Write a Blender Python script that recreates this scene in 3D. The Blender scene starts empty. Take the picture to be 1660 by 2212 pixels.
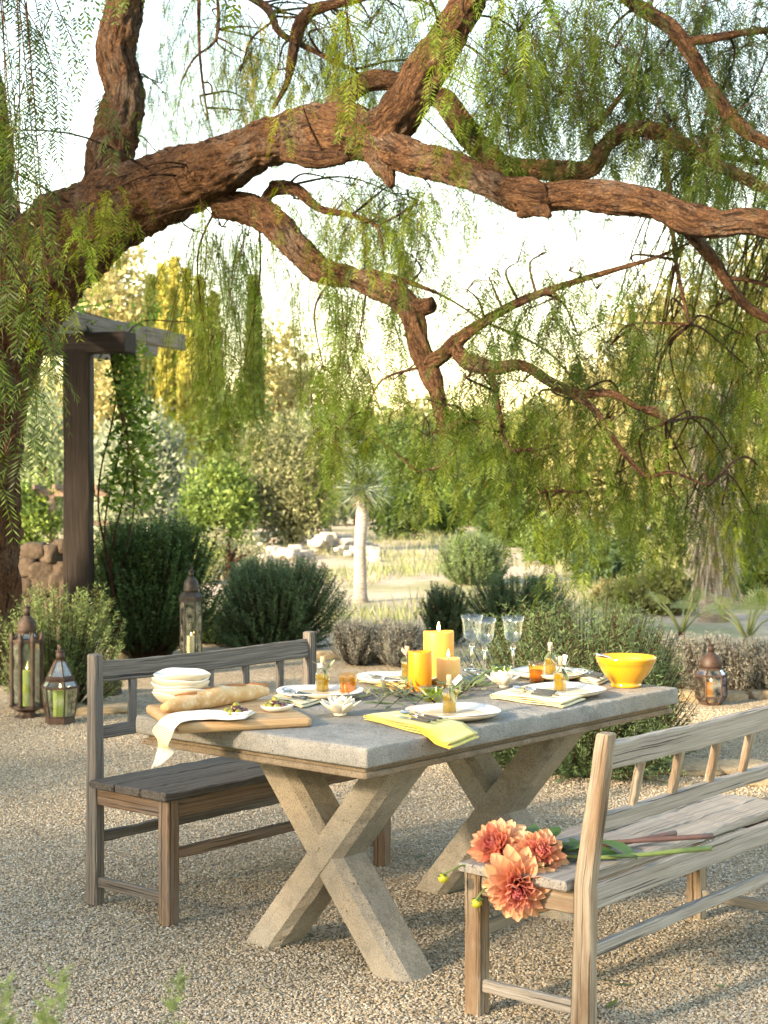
import bpy, math, random
import numpy as np
from mathutils import Vector, Matrix, noise

# ------------------------------------------------------------------ camera, sky, sun, exposure
scene = bpy.context.scene
col = scene.collection
PW, FPX, HOR, CAMH = 1660.0, 3490.0, 1031.0, 1.509      # picture width, focal length and horizon in picture units
cam = bpy.data.cameras.new('camera')
camo = bpy.data.objects.new('camera', cam)
col.objects.link(camo)
scene.camera = camo
camo.location = (0, 0, CAMH)
camo.rotation_euler = (math.radians(90), 0, 0)
cam.sensor_fit = 'HORIZONTAL'
cam.sensor_width = 24.0
cam.lens = 24.0 * FPX / PW
cam.shift_y = -(1106.0 - HOR) / PW
cam.clip_start, cam.clip_end = 0.05, 4000
cam.dof.use_dof = True
cam.dof.focus_distance = 5.4
cam.dof.aperture_fstop = 6.3

SUN_EL, SUN_ROT = math.radians(19), math.radians(229)
world = bpy.data.worlds.new('World')
scene.world = world
world.use_nodes = True
wn = world.node_tree
sky = wn.nodes.new('ShaderNodeTexSky')
sky.sky_type = 'NISHITA'
sky.sun_disc = False
sky.sun_elevation, sky.sun_rotation = SUN_EL, SUN_ROT
sky.air_density, sky.dust_density, sky.ozone_density = 1.4, 0.6, 0.4
wn.links.new(sky.outputs[0], wn.nodes['Background'].inputs[0])
wn.nodes['Background'].inputs[1].default_value = 0.15
sun = bpy.data.lights.new('sun', 'SUN')
sun.energy = 5.0
sun.angle = math.radians(5)
sun.color = (1.0, 0.82, 0.58)
suno = bpy.data.objects.new('sun', sun)
col.objects.link(suno)
sdir = Vector((math.sin(SUN_ROT) * math.cos(SUN_EL), math.cos(SUN_ROT) * math.cos(SUN_EL), math.sin(SUN_EL)))
suno.rotation_euler = sdir.to_track_quat('Z', 'Y').to_euler()
suno.location = sdir * 30
vs = scene.view_settings
vs.view_transform = 'Standard'
vs.look = 'None'
vs.exposure = 2.05
vs.gamma = 1.0
vs.use_curve_mapping = False
vs.use_white_balance = True          # balanced for open shade, as the photograph is
vs.white_balance_temperature = 7050
vs.white_balance_tint = 14
scene.cycles.max_bounces = 10
scene.cycles.transparent_max_bounces = 16
scene.cycles.caustics_reflective = False
scene.cycles.caustics_refractive = False
scene.cycles.sample_clamp_indirect = 6.0

def G(u, v, z=0.0):            # picture point on the level z
    Y = (CAMH - z) * FPX / (v - HOR)
    return Vector(((u - 830) / FPX * Y, Y, z))
def P(u, v, Y):                # picture point at the distance Y
    return Vector(((u - 830) / FPX * Y, Y, CAMH - (v - HOR) / FPX * Y))

# ------------------------------------------------------------------ mesh helpers
class MB:
    def __init__(s):
        s.v, s.f, s.sm, s.gc = [], [], [], []
    def add(s, verts, faces, smooth=False, M=None, gc=None):
        o = len(s.v)
        for i, p in enumerate(verts):
            p = Vector(p)
            s.v.append(tuple(M @ p) if M is not None else tuple(p))
            s.gc.append(tuple(gc[i]) if gc is not None else tuple(p))
        for f in faces:
            s.f.append(tuple(i + o for i in f)); s.sm.append(smooth)
        return s
    def rings(s, rings, closed=True, cap0=True, cap1=True, smooth=True, gc=None):
        n = len(rings[0]); vv = [p for r in rings for p in r]; ff = []
        m = n if closed else n - 1
        for i in range(len(rings) - 1):
            for j in range(m):
                a, b = i * n + j, i * n + (j + 1) % n
                ff.append((a, b, b + n, a + n))
        if cap0: ff.append(tuple(reversed(range(n))))
        if cap1: ff.append(tuple(range((len(rings) - 1) * n, len(rings) * n)))
        return s.add(vv, ff, smooth, None, gc)
    def lathe(s, prof, seg=32, c=(0, 0, 0), smooth=True, cap0=True, cap1=True, wob=None, rot=0):
        R = []
        for k, (r, z) in enumerate(prof):
            ring = []
            for j in range(seg):
                a = 2 * math.pi * j / seg + rot
                rr, zz = (r, z) if wob is None else wob(r, z, a)
                ring.append((c[0] + rr * math.cos(a), c[1] + rr * math.sin(a), c[2] + zz))
            R.append(ring)
        return s.rings(R, True, cap0, cap1, smooth)
    def tube(s, pts, rad, seg=8, smooth=True, cap=True, rough=0.0, freq=6.0):
        pts = [Vector(p) for p in pts]; R = []; gc = []
        if not hasattr(rad, '__len__'): rad = [rad] * len(pts)
        t0 = (pts[1] - pts[0]).normalized()
        nx = t0.orthogonal().normalized(); L = 0.0; off = random.uniform(0, 50)
        for i, p in enumerate(pts):
            a = pts[max(0, i - 1)]; b = pts[min(len(pts) - 1, i + 1)]
            t = (b - a).normalized()
            nx = (nx - t * nx.dot(t)).normalized(); ny = t.cross(nx)
            if i: L += (p - pts[i - 1]).length
            ring = []
            for j in range(seg):
                an = 2 * math.pi * j / seg
                d = nx * math.cos(an) + ny * math.sin(an)
                r = rad[i]
                if rough:
                    q = p + d * r
                    r *= 1 + rough * (noise.noise(q * freq) + .6 * noise.noise(q * freq * 2.7) + .45 * noise.noise(Vector((q.x * freq * 7, q.y * freq * 7, q.z * freq * 7))))
                    if rad[i] > .03:
                        g3 = Vector(((L + off) * 4.5, math.cos(an) * rad[i] * 34, math.sin(an) * rad[i] * 34))
                        rd = noise.noise(g3) + .6 * noise.noise(g3 * 2.1)
                        r += .017 * min(1, rad[i] / .12) * (rd - 1.3 * abs(noise.noise(g3 * 1.3 + Vector((9, 4, 2)))) + .3)
                ring.append(p + d * r)
                gc.append((L + off, math.cos(an) * rad[i], math.sin(an) * rad[i]))
            R.append(ring)
        return s.rings(R, True, cap, cap, smooth, gc)
    def beam(s, p0, p1, w, t, up=(0, 0, 1), seg=10, jit=0.0, cham=.004, w1=None, t1=None, bow=0.0, off=None):
        """a sawn timber from p0 to p1; w across, t along 'up', uneven arrises"""
        p0, p1 = Vector(p0), Vector(p1); d = p1 - p0; L = d.length; d.normalize()
        up = Vector(up); up = (up - d * up.dot(d)).normalized(); sd = d.cross(up)
        w1 = w if w1 is None else w1; t1 = t if t1 is None else t1
        R, gc = [], []; ox, oy = random.uniform(0, 40), random.uniform(0, 40)
        st = [0.0, cham / L] + [k / seg for k in range(1, seg)] + [1 - cham / L, 1.0]
        for i, f in enumerate(st):
            ww = (w + (w1 - w) * f) / 2; tt = (t + (t1 - t) * f) / 2
            ins = cham * .8 if i in (0, len(st) - 1) else 0
            ww -= ins; tt -= ins; c = cham
            sec = [(-ww + c, -tt), (ww - c, -tt), (ww, -tt + c), (ww, tt - c), (ww - c, tt), (-ww + c, tt), (-ww, tt - c), (-ww, -tt + c)]
            ring = []
            for k, (x, y) in enumerate(sec):
                jx = random.gauss(0, 1) * jit; jy = random.gauss(0, 1) * jit
                b = bow * math.sin(math.pi * f)
                ring.append(p0 + d * (L * f) + sd * (x + jx) + up * (y + jy + b + (off(f) if off else 0)))
                gc.append((L * f + ox, x + oy, y))
            R.append(ring)
        return s.rings(R, True, True, True, False, gc)
    def build(s, name, mat, parent=None, label=None, cat=None, group=None, kind=None, auto=None):
        me = bpy.data.meshes.new(name)
        me.from_pydata(s.v, [], s.f)
        if s.sm: me.polygons.foreach_set('use_smooth', s.sm)
        a = me.attributes.new('gc', 'FLOAT_VECTOR', 'POINT')
        a.data.foreach_set('vector', np.array(s.gc, dtype=np.float32).ravel())
        me.materials.append(mat); me.update()
        o = link(name, me, parent)
        return tag(o, label, cat, group, kind)

def link(name, me, parent=None):
    o = bpy.data.objects.new(name, me); col.objects.link(o)
    if parent is not None: o.parent = parent
    return o
def tag(o, label=None, cat=None, group=None, kind=None):
    for k, v in (('label', label), ('category', cat), ('group', group), ('kind', kind)):
        if v: o[k] = v
    return o
def thing(name, loc, rz=0.0, label=None, cat=None, group=None):
    o = bpy.data.objects.new(name, None); col.objects.link(o)
    o.empty_display_size = .05
    o.location = loc; o.rotation_euler = (0, 0, rz)
    return tag(o, label, cat, group)
def copy_tree(o, parent=None):
    c = o.copy(); col.objects.link(c); c.parent = parent
    for ch in list(o.children): copy_tree(ch, c)
    return c
def shared(name, me, parent, loc=None, M=None):
    o = link(name, me, parent)
    if M is not None: o.matrix_local = M
    elif loc is not None: o.location = loc
    return o
def spline(pts, n):
    """Catmull-Rom through rows (x, y, z, r), n steps for each span"""
    p = np.array(pts, float); p = np.vstack([2 * p[0] - p[1], p, 2 * p[-1] - p[-2]]); out = []
    for i in range(1, len(p) - 2):
        for k in range(n):
            t = k / n
            out.append(.5 * (2 * p[i] + (p[i + 1] - p[i - 1]) * t + (2 * p[i - 1] - 5 * p[i] + 4 * p[i + 1] - p[i + 2]) * t * t + (3 * p[i] - p[i - 1] - 3 * p[i + 1] + p[i + 2]) * t ** 3))
    out.append(p[-2]); return np.array(out)
def nrm(a):
    return a / np.maximum(np.linalg.norm(a, axis=-1, keepdims=True), 1e-9)
class Leaves:
    """many small four-cornered leaves, one mesh"""
    def __init__(s): s.V, s.C, s.T, s.TC = [], [], [], []
    def add(s, base, d, side, L, W, c, mid=.45, tri=False):
        n = len(base); L = np.broadcast_to(L, (n,))[:, None]; W = np.broadcast_to(W, (n,))[:, None]
        c = np.broadcast_to(c, (n, 3))
        if tri:
            q = base + d * L * .15
            s.T.append(np.stack([q + side * W / 2, base + d * L, q - side * W / 2], 1).reshape(-1, 3)); s.TC.append(np.repeat(c, 3, 0)); return
        m = base + d * L * mid
        v = np.stack([base, m + side * W / 2, base + d * L, m - side * W / 2], 1)
        s.V.append(v.reshape(-1, 3)); s.C.append(np.repeat(c, 4, 0))
    def build(s, name, mat, parent=None, kind='stuff', origin=(0, 0, 0), **tg):
        V = np.vstack(s.V + s.T) - np.array(origin); C = np.clip(np.vstack(s.C + s.TC), 0, 1)
        nq = sum(len(x) for x in s.V) // 4; nt = sum(len(x) for x in s.T) // 3
        me = bpy.data.meshes.new(name)
        me.vertices.add(len(V)); me.vertices.foreach_set('co', V.astype(np.float32).ravel())
        me.loops.add(len(V)); me.loops.foreach_set('vertex_index', np.arange(len(V), dtype=np.int32))
        me.polygons.add(nq + nt)
        me.polygons.foreach_set('loop_start', np.concatenate([np.arange(nq) * 4, 4 * nq + np.arange(nt) * 3]).astype(np.int32))
        a = me.color_attributes.new('tint', 'FLOAT_COLOR', 'POINT')
        a.data.foreach_set('color', np.hstack([C, np.ones((len(C), 1))]).astype(np.float32).ravel())
        me.materials.append(mat); me.update(); me.validate()
        return tag(link(name, me, parent), kind=kind, **tg)
rng = np.random.default_rng(7)
random.seed(7)
def rvec(n):
    return nrm(rng.normal(size=(n, 3)))

# ------------------------------------------------------------------ materials
class T:
    def __init__(s, name):
        s.m = bpy.data.materials.new(name); s.m.use_nodes = True; s.t = s.m.node_tree; s.t.nodes.clear()
    def n(s, typ, ins=None, out=0, **props):
        nd = s.t.nodes.new('ShaderNode' + typ)
        for k, v in props.items(): setattr(nd, k, v)
        for k, v in (ins or {}).items():
            sk = nd.inputs[k]
            if isinstance(v, bpy.types.NodeSocket): s.t.links.new(v, sk)
            elif hasattr(v, '__len__') and sk.type == 'RGBA' and len(v) == 3: sk.default_value = (*v, 1)
            else: sk.default_value = v
        return nd.outputs[out]
    def obj(s): return s.n('TexCoord', out=3)
    def gc(s, scale=(1, 1, 1)):
        return s.map(s.n('Attribute', out=1, attribute_name='gc'), scale)
    def tint(s): return s.n('Attribute', out=0, attribute_name='tint')
    def map(s, v, scale): return s.n('Mapping', {0: v, 3: scale})
    def noise(s, v, scale, detail=4, rough=.55, dist=0): return s.n('TexNoise', {'Vector': v, 'Scale': scale, 'Detail': detail, 'Roughness': rough, 'Distortion': dist})
    def vor(s, v, scale, out=0, feature='F1'): return s.n('TexVoronoi', {'Vector': v, 'Scale': scale}, out, feature=feature)
    def ramp(s, f, stops):
        o = s.n('ValToRGB', {0: f}); e = o.node.color_ramp.elements
        while len(e) < len(stops): e.new(.5)
        for k, (p, c) in enumerate(stops):
            e[k].position = p; e[k].color = (*c, 1) if hasattr(c, '__len__') else (c, c, c, 1)
        return o
    def mix(s, f, a, b, mode='MIX'):
        nd = s.t.nodes.new('ShaderNodeMix'); nd.data_type = 'RGBA'; nd.blend_type = mode
        for k, v in ((0, f), (6, a), (7, b)):
            if isinstance(v, bpy.types.NodeSocket): s.t.links.new(v, nd.inputs[k])
            else: nd.inputs[k].default_value = (*v, 1) if hasattr(v, '__len__') else v
        return nd.outputs[2]
    def math(s, op, a, b=0.0): return s.n('Math', {0: a, 1: b}, operation=op)
    def bump(s, h, st=.5, d=.01, nn=None):
        i = {'Strength': st, 'Distance': d, 'Height': h}
        if nn is not None: i['Normal'] = nn
        return s.n('Bump', i)
    def facing(s):
        return s.math('ADD', s.math('MULTIPLY', s.math('POWER', s.n('LayerWeight', {0: .5}, 1), 3.0), .8), .06)
    def pb(s, color, rough=.6, normal=None, **kw):
        i = {'Base Color': color, 'Roughness': rough}
        if normal is not None: i['Normal'] = normal
        i.update(kw)
        return s.n('BsdfPrincipled', i)
    def done(s, sh):
        o = s.t.nodes.new('ShaderNodeOutputMaterial'); s.t.links.new(sh, o.inputs[0]); return s.m

def m_leaf(name, trans=.35, gloss=.5, sat=1.0):
    t = T(name); c = t.tint()
    a = t.pb(c, gloss, **{'Specular IOR Level': .3})
    tc = t.n('HueSaturation', {'Color': c, 'Hue': .485, 'Saturation': 1.15, 'Value': 1.5})
    b = t.n('BsdfTranslucent', {0: tc})
    return t.done(t.n('MixShader', {0: trans, 1: a, 2: b}))
def m_plain(name, c, rough=.5, var=.12, scale=30, bump=.0, **kw):
    t = T(name); v = t.obj()
    f = t.noise(v, scale, 5)
    cc = t.mix(f, tuple(x * (1 - var) for x in c), tuple(min(1, x * (1 + var)) for x in c))
    nn = t.bump(f, bump, .003) if bump else None
    return t.done(t.pb(cc, rough, nn, **kw))
def m_wood(name, c0, c1, c2, rough=.75, red=None):
    t = T(name)
    g = t.noise(t.gc((2.6, 190, 190)), 1.0, 7, .65, .2)
    g2 = t.noise(t.gc((2, 40, 40)), 1.0, 4)
    k = t.noise(t.gc((3, 14, 14)), 1.0, 5, .65)
    ck = t.noise(t.gc((1.5, 130, 130)), 1.0, 3, .5)
    c = t.ramp(g, [(.30, c0), (.47, c1), (.66, c2)])
    if red: c = t.mix(t.ramp(k, [(.46, 0), (.62, .85)]), c, red)
    c = t.mix(.35, c, t.ramp(g2, [(.3, .4), (.55, 1)]), 'MULTIPLY')
    crack = t.ramp(ck, [(.33, 1), (.375, 0)])
    c = t.mix(t.math('MULTIPLY', crack, .8), c, tuple(x * .25 for x in c0))
    h = t.math('ADD', g, t.math('SUBTRACT', t.math('MULTIPLY', g2, .6), t.math('MULTIPLY', crack, 1.2)))
    return t.done(t.pb(c, rough, t.bump(h, .8, .004), **{'Specular IOR Level': .25}))
def m_concrete(name, c0, c1, c2, warm):
    t = T(name); v = t.obj()
    big = t.noise(v, 4.5, 6, .65)
    c = t.ramp(big, [(.3, c0), (.5, c1), (.7, c2)])
    c = t.mix(t.ramp(t.noise(v, 2.2, 4), [(.45, 0), (.7, .8)]), c, warm)
    sp = t.noise(v, 260, 2)
    c = t.mix(.8, c, t.ramp(sp, [(.32, .35), (.5, .92), (.7, 1.0)]), 'MULTIPLY')
    c = t.mix(t.ramp(t.noise(v, 16, 6, .7), [(.52, 0), (.72, .55)]), c, tuple(x * .45 for x in c0))
    pit = t.ramp(t.vor(v, 42), [(.08, 0), (.16, 1)])
    keep = t.ramp(t.noise(v, 9, 2), [(.5, 1), (.6, 0)])
    pit = t.math('MAXIMUM', pit, keep)
    c = t.mix(t.math('MULTIPLY', t.math('SUBTRACT', 1.0, pit), .55), c, (.06, .05, .04))
    h = t.math('ADD', t.math('MULTIPLY', sp, .35), t.math('ADD', t.math('MULTIPLY', pit, .9), t.math('MULTIPLY', t.noise(v, 38, 4), 1.1)))
    return t.done(t.pb(c, .9, t.bump(h, .9, .006), **{'Specular IOR Level': .2}))
def m_glass(name, c=(1, 1, 1), ior=1.45, rough=0.0):
    t = T(name)
    return t.done(t.n('BsdfGlass', {'Color': c, 'Roughness': rough, 'IOR': ior}))
def m_thin(name, c=(1, 1, 1), refl=1.0):
    t = T(name)
    f = t.math('MULTIPLY', t.facing(), refl)
    return t.done(t.n('MixShader', {0: f, 1: t.n('BsdfTransparent', {0: c}), 2: t.n('BsdfGlossy', {0: (1, 1, 1), 1: .03})}))
def m_pane(name, c=(.85, .9, .86), refl=.12, rough=.05):
    t = T(name)
    a = t.n('BsdfTransparent', {0: c}); b = t.n('BsdfGlossy', {0: (1, 1, 1), 1: rough})
    d = t.n('BsdfDiffuse', {0: (.5, .5, .45)})
    dirt = t.ramp(t.noise(t.obj(), 14, 5), [(.45, 0), (.8, .25)])
    f = t.math('ADD', t.facing(), refl * .2)
    return t.done(t.n('MixShader', {0: dirt, 1: t.n('MixShader', {0: f, 1: a, 2: b}), 2: d}))
def m_wax(name, c, dark=None):
    t = T(name); f = t.noise(t.obj(), 22, 5)
    cc = t.mix(f, tuple(x * .85 for x in c), tuple(min(1, x * 1.12) for x in c))
    return t.done(t.pb(cc, .45, t.bump(f, .12, .003), **{'Subsurface Weight': .45, 'Subsurface Radius': (.03, .014, .004), 'Subsurface Scale': .6}))
def m_metal(name, c0, c1, metal=.85, rough=.5, rust=None):
    t = T(name); v = t.obj(); f = t.noise(v, 30, 6, .65)
    c = t.mix(t.ramp(f, [(.35, 0), (.65, 1)]), c0, c1)
    mt = metal
    if rust:
        k = t.ramp(t.noise(v, 11, 5), [(.45, 0), (.6, 1)]); c = t.mix(k, c, rust); mt = t.math('MULTIPLY', t.math('SUBTRACT', 1.0, k), metal)
    return t.done(t.pb(c, t.math('ADD', t.math('MULTIPLY', f, .3), rough - .1), t.bump(f, .3, .003), Metallic=mt))
def m_emit(name, c, s):
    t = T(name); return t.done(t.n('Emission', {0: c, 1: s}))

def mk_gravel():
    t = T('gravel'); v = t.obj()
    v = t.n('VectorMath', {0: v, 1: t.n('VectorMath', {0: t.n('TexNoise', {'Vector': v, 'Scale': 60.0}, 1), 1: (.006, .006, .006)}, operation='MULTIPLY')}, operation='ADD')
    d1 = t.vor(v, 100); c1 = t.vor(v, 100, 1)
    d2 = t.vor(v, 72); c2 = t.vor(v, 72, 1)
    pick = t.ramp(t.noise(v, 45, 2), [(.50, 0), (.54, 1)])
    d = t.mix(pick, d1, d2); cc = t.mix(pick, c1, c2)
    g = t.n('SeparateColor', {0: cc})
    c = t.ramp(g, [(0, (.13, .10, .07)), (.18, (.33, .26, .17)), (.4, (.47, .38, .25)), (.6, (.38, .33, .25)), (.8, (.60, .52, .38)), (1, (.72, .67, .57))])
    c.node.color_ramp.interpolation = 'CONSTANT' if False else 'LINEAR'
    gap = t.ramp(d, [(.42, 1), (.78, .42)])
    c = t.mix(1.0, c, gap, 'MULTIPLY')
    big = t.noise(v, 1.3, 4)
    c = t.mix(t.ramp(big, [(.42, 0), (.66, .5)]), c, (.24, .19, .12))
    c = t.mix(t.ramp(t.noise(v, 5, 5, .6), [(.5, 0), (.75, .4)]), c, (.50, .42, .30))
    h = t.math('SUBTRACT', 1.0, d)
    return t.done(t.pb(c, .85, t.bump(h, 1.0, .014), **{'Specular IOR Level': .25}))
def mk_earth():
    t = T('dry_earth'); v = t.obj()
    a = t.noise(v, .35, 5, .6); b = t.noise(v, 6, 6, .7)
    c = t.ramp(b, [(.3, (.28, .22, .165)), (.5, (.42, .345, .265)), (.7, (.50, .43, .34))])
    c = t.mix(t.ramp(a, [(.46, 0), (.6, .75)]), c, (.20, .22, .10))
    return t.done(t.pb(c, .95, t.bump(b, .6, .05), **{'Specular IOR Level': .1}))
def mk_bark(name='bark', k=1.0):
    t = T(name); g = t.gc((1, 1, 1))
    w = t.n('VectorMath', {0: g, 1: t.n('VectorMath', {0: t.n('TexNoise', {'Vector': g, 'Scale': 7.0, 'Detail': 5.0, 'Roughness': .65}, 1), 1: (.16, .075, .075)}, operation='MULTIPLY')}, operation='ADD')
    plate = t.vor(t.map(w, (22, 58, 58)), 1.0, 0, 'DISTANCE_TO_EDGE')
    crack = t.ramp(plate, [(.0, 0), (.10, .6), (.3, 1)])
    ridge = t.noise(t.map(w, (8, 44, 44)), 1.0, 8, .72, .5)
    fl = t.noise(t.map(w, (45, 120, 120)), 1.0, 6, .75)
    big = t.noise(g, 3.4, 6, .65); mid = t.noise(g, 11, 5, .65)
    c = t.ramp(fl, [(.28, (.075 * k, .036 * k, .020 * k)), (.5, (.17 * k, .085 * k, .043 * k)), (.76, (.42 * k, .25 * k, .13 * k))])
    c = t.mix(t.ramp(mid, [(.46, 0), (.66, .6)]), c, (.29 * k, .165 * k, .085 * k))
    c = t.mix(t.ramp(big, [(.50, 0), (.66, .75)]), c, (.25 * k, .205 * k, .165 * k))
    c = t.mix(t.ramp(ridge, [(.40, .95), (.52, 0)]), c, (.028, .014, .009))
    c = t.mix(t.math('MULTIPLY', t.math('SUBTRACT', 1.0, crack), .5), c, (.030, .014, .009))
    h = t.math('ADD', t.math('MULTIPLY', crack, .35), t.math('ADD', t.math('MULTIPLY', ridge, 2.4), t.math('MULTIPLY', fl, .5)))
    return t.done(t.pb(c, .9, t.bump(h, 1.0, .04), **{'Specular IOR Level': .15}))
def mk_stone(name, c0, c1, c2, s=6):
    t = T(name); v = t.obj(); a = t.noise(v, s, 6, .65); b = t.noise(v, s * 9, 4)
    r = t.n('ObjectInfo', out=5)
    c = t.ramp(a, [(.3, c0), (.5, c1), (.7, c2)])
    c = t.mix(t.math('MULTIPLY', r, .45), c, tuple(x * .55 for x in c1))
    return t.done(t.pb(c, .9, t.bump(t.math('ADD', a, t.math('MULTIPLY', b, .3)), .7, .03), **{'Specular IOR Level': .2}))

MAT = {}
MAT['gravel'] = mk_gravel(); MAT['earth'] = mk_earth()
MAT['bark'] = mk_bark(); MAT['twig'] = mk_bark('twig_bark', .8)
MAT['leaf'] = m_leaf('leaf', .48); MAT['needle'] = m_leaf('needle', .2); MAT['far_leaf'] = m_leaf('far_leaf', .3, .7)
MAT['petal'] = m_leaf('petal', .3, .55)
MAT['slab'] = m_concrete('concrete_slab', (.20, .20, .185), (.29, .285, .26), (.37, .36, .33), (.27, .24, .18))
MAT['trestle'] = m_concrete('concrete_trestle', (.27, .25, .21), (.37, .345, .29), (.45, .425, .36), (.36, .28, .185))
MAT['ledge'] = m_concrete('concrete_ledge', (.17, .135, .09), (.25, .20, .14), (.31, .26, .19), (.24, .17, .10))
MAT['grey_wood'] = m_wood('weathered_grey_wood', (.058, .050, .043), (.135, .120, .104), (.22, .20, .178))
MAT['seat_wood'] = m_wood('dark_seat_wood', (.036, .031, .027), (.078, .069, .060), (.14, .126, .112))
MAT['red_wood'] = m_wood('red_brown_wood', (.085, .052, .034), (.175, .115, .076), (.26, .195, .145), red=(.17, .145, .125))
MAT['pale_wood'] = m_wood('pale_worn_wood', (.14, .10, .065), (.28, .225, .16), (.39, .34, .27), red=(.19, .12, .068))
MAT['silver_wood'] = m_wood('silvered_wood', (.18, .16, .135), (.30, .275, .24), (.40, .375, .335))
MAT['pergola'] = m_wood('pergola_wood', (.008, .006, .005), (.017, .012, .009), (.034, .027, .022))
MAT['board'] = m_wood('board_wood', (.30, .17, .075), (.47, .30, .15), (.58, .41, .23), .55)
MAT['sandstone'] = mk_stone('sandstone', (.28, .21, .13), (.42, .33, .21), (.55, .46, .32), 5)
MAT['rock'] = mk_stone('pale_rock', (.30, .26, .22), (.42, .38, .33), (.54, .50, .45), 3)
MAT['dark_rock'] = mk_stone('brown_rock', (.045, .034, .026), (.08, .062, .046), (.12, .095, .07), 5)

# ------------------------------------------------------------------ ground, terrace, hills
def sheet(name, xs, ys, zf, mat, kind='structure'):
    xs, ys = np.array(xs), np.array(ys); nx, ny = len(xs), len(ys)
    V = [(x, y, zf(x, y)) for y in ys for x in xs]
    F = [(j * nx + i, j * nx + i + 1, (j + 1) * nx + i + 1, (j + 1) * nx + i) for j in range(ny - 1) for i in range(nx - 1)]
    me = bpy.data.meshes.new(name); me.from_pydata(V, [], F); me.polygons.foreach_set('use_smooth', [True] * len(F))
    me.materials.append(mat); return tag(link(name, me), kind=kind)
def ground_z(x, y):
    k = min(1, max(0, (math.hypot(x * .7, y) - 15) / 12))
    return -.006 + k * (.10 * noise.noise(Vector((x * .12, y * .12, 0))) + .04 * noise.noise(Vector((x * .6, y * .6, 3)))) + max(0, y - 60) * .03
sg = np.concatenate([-np.geomspace(330, 40, 12), np.linspace(-36, 36, 90), np.geomspace(40, 330, 12)])
sy = np.concatenate([[-120, -60, -30, -10], np.linspace(-4, 60, 90), np.geomspace(64, 420, 14)])
sheet('ground', sg, sy, ground_z, MAT['earth'])
def terrace_outline(a):
    return 1 + .05 * math.sin(5 * a + 1) + .03 * math.sin(11 * a)
tb = MB(); nseg = 96
tv = [(0, 5, 0)]
for i in range(nseg):
    a = 2 * math.pi * i / nseg; k = terrace_outline(a)
    tv.append((6.2 * k * math.cos(a), 5 + 8.4 * k * math.sin(a), 0))
tb.add(tv, [(0, 1 + i, 1 + (i + 1) % nseg) for i in range(nseg)])
tb.build('gravel_terrace', MAT['gravel'], kind='structure')
# pea gravel lying on the terrace (too many and too small to tell apart)
npeb = 185000
yy = 3.2 * (10.5 / 3.2) ** rng.random(npeb); xx = (rng.random(npeb) - .5) * (yy * .50 + .25)
me = bpy.data.meshes.new('pebbles'); me.vertices.add(npeb)
me.vertices.foreach_set('co', np.stack([xx, yy, rng.uniform(.0, .0032, npeb)], 1).astype(np.float32).ravel()); me.update()
t = T('pebble'); rnd = t.n('ObjectInfo', out=5)
pc = t.ramp(rnd, [(0, (.17, .135, .095)), (.10, (.27, .21, .14)), (.25, (.37, .295, .195)), (.45, (.44, .365, .255)), (.62, (.34, .305, .245)), (.72, (.42, .335, .22)), (.86, (.52, .455, .345)), (1, (.60, .55, .46))])
MAT['pebble'] = t.done(t.pb(t.mix(.35, pc, t.ramp(t.noise(t.obj(), 260, 3), [(.3, .6), (.6, 1)]), 'MULTIPLY'), .75))
ng = bpy.data.node_groups.new('pebble_scatter', 'GeometryNodeTree')
ng.interface.new_socket('Geometry', in_out='INPUT', socket_type='NodeSocketGeometry'); ng.interface.new_socket('Geometry', in_out='OUTPUT', socket_type='NodeSocketGeometry')
gn = {k: ng.nodes.new(v) for k, v in (('i', 'NodeGroupInput'), ('o', 'NodeGroupOutput'), ('ico', 'GeometryNodeMeshIcoSphere'), ('sm', 'GeometryNodeSetShadeSmooth'), ('mt', 'GeometryNodeSetMaterial'), ('ip', 'GeometryNodeInstanceOnPoints'), ('rr', 'FunctionNodeRandomValue'), ('rs', 'FunctionNodeRandomValue'))}
gn['ico'].inputs['Radius'].default_value = .0041; gn['ico'].inputs['Subdivisions'].default_value = 2; gn['mt'].inputs['Material'].default_value = MAT['pebble']
gn['rr'].data_type = gn['rs'].data_type = 'FLOAT_VECTOR'
gn['rr'].inputs[0].default_value = (-.35, -.35, 0); gn['rr'].inputs[1].default_value = (.35, .35, 6.28); gn['rs'].inputs[0].default_value = (.7, .55, .45); gn['rs'].inputs[1].default_value = (1.55, 1.1, .85); gn['rs'].inputs['Seed'].default_value = 5
for a_, b_, c_, d_ in (('i', 0, 'ip', 'Points'), ('ico', 0, 'sm', 0), ('sm', 0, 'mt', 0), ('mt', 0, 'ip', 'Instance'), ('rr', 0, 'ip', 'Rotation'), ('rs', 0, 'ip', 'Scale'), ('ip', 0, 'o', 0)):
    ng.links.new(gn[a_].outputs[b_], gn[c_].inputs[d_])
pbo = tag(link('pea_gravel', me), 'loose tan and grey pea gravel covering the terrace', 'gravel', kind='stuff')
pbo.modifiers.new('scatter', 'NODES').node_group = ng

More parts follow.
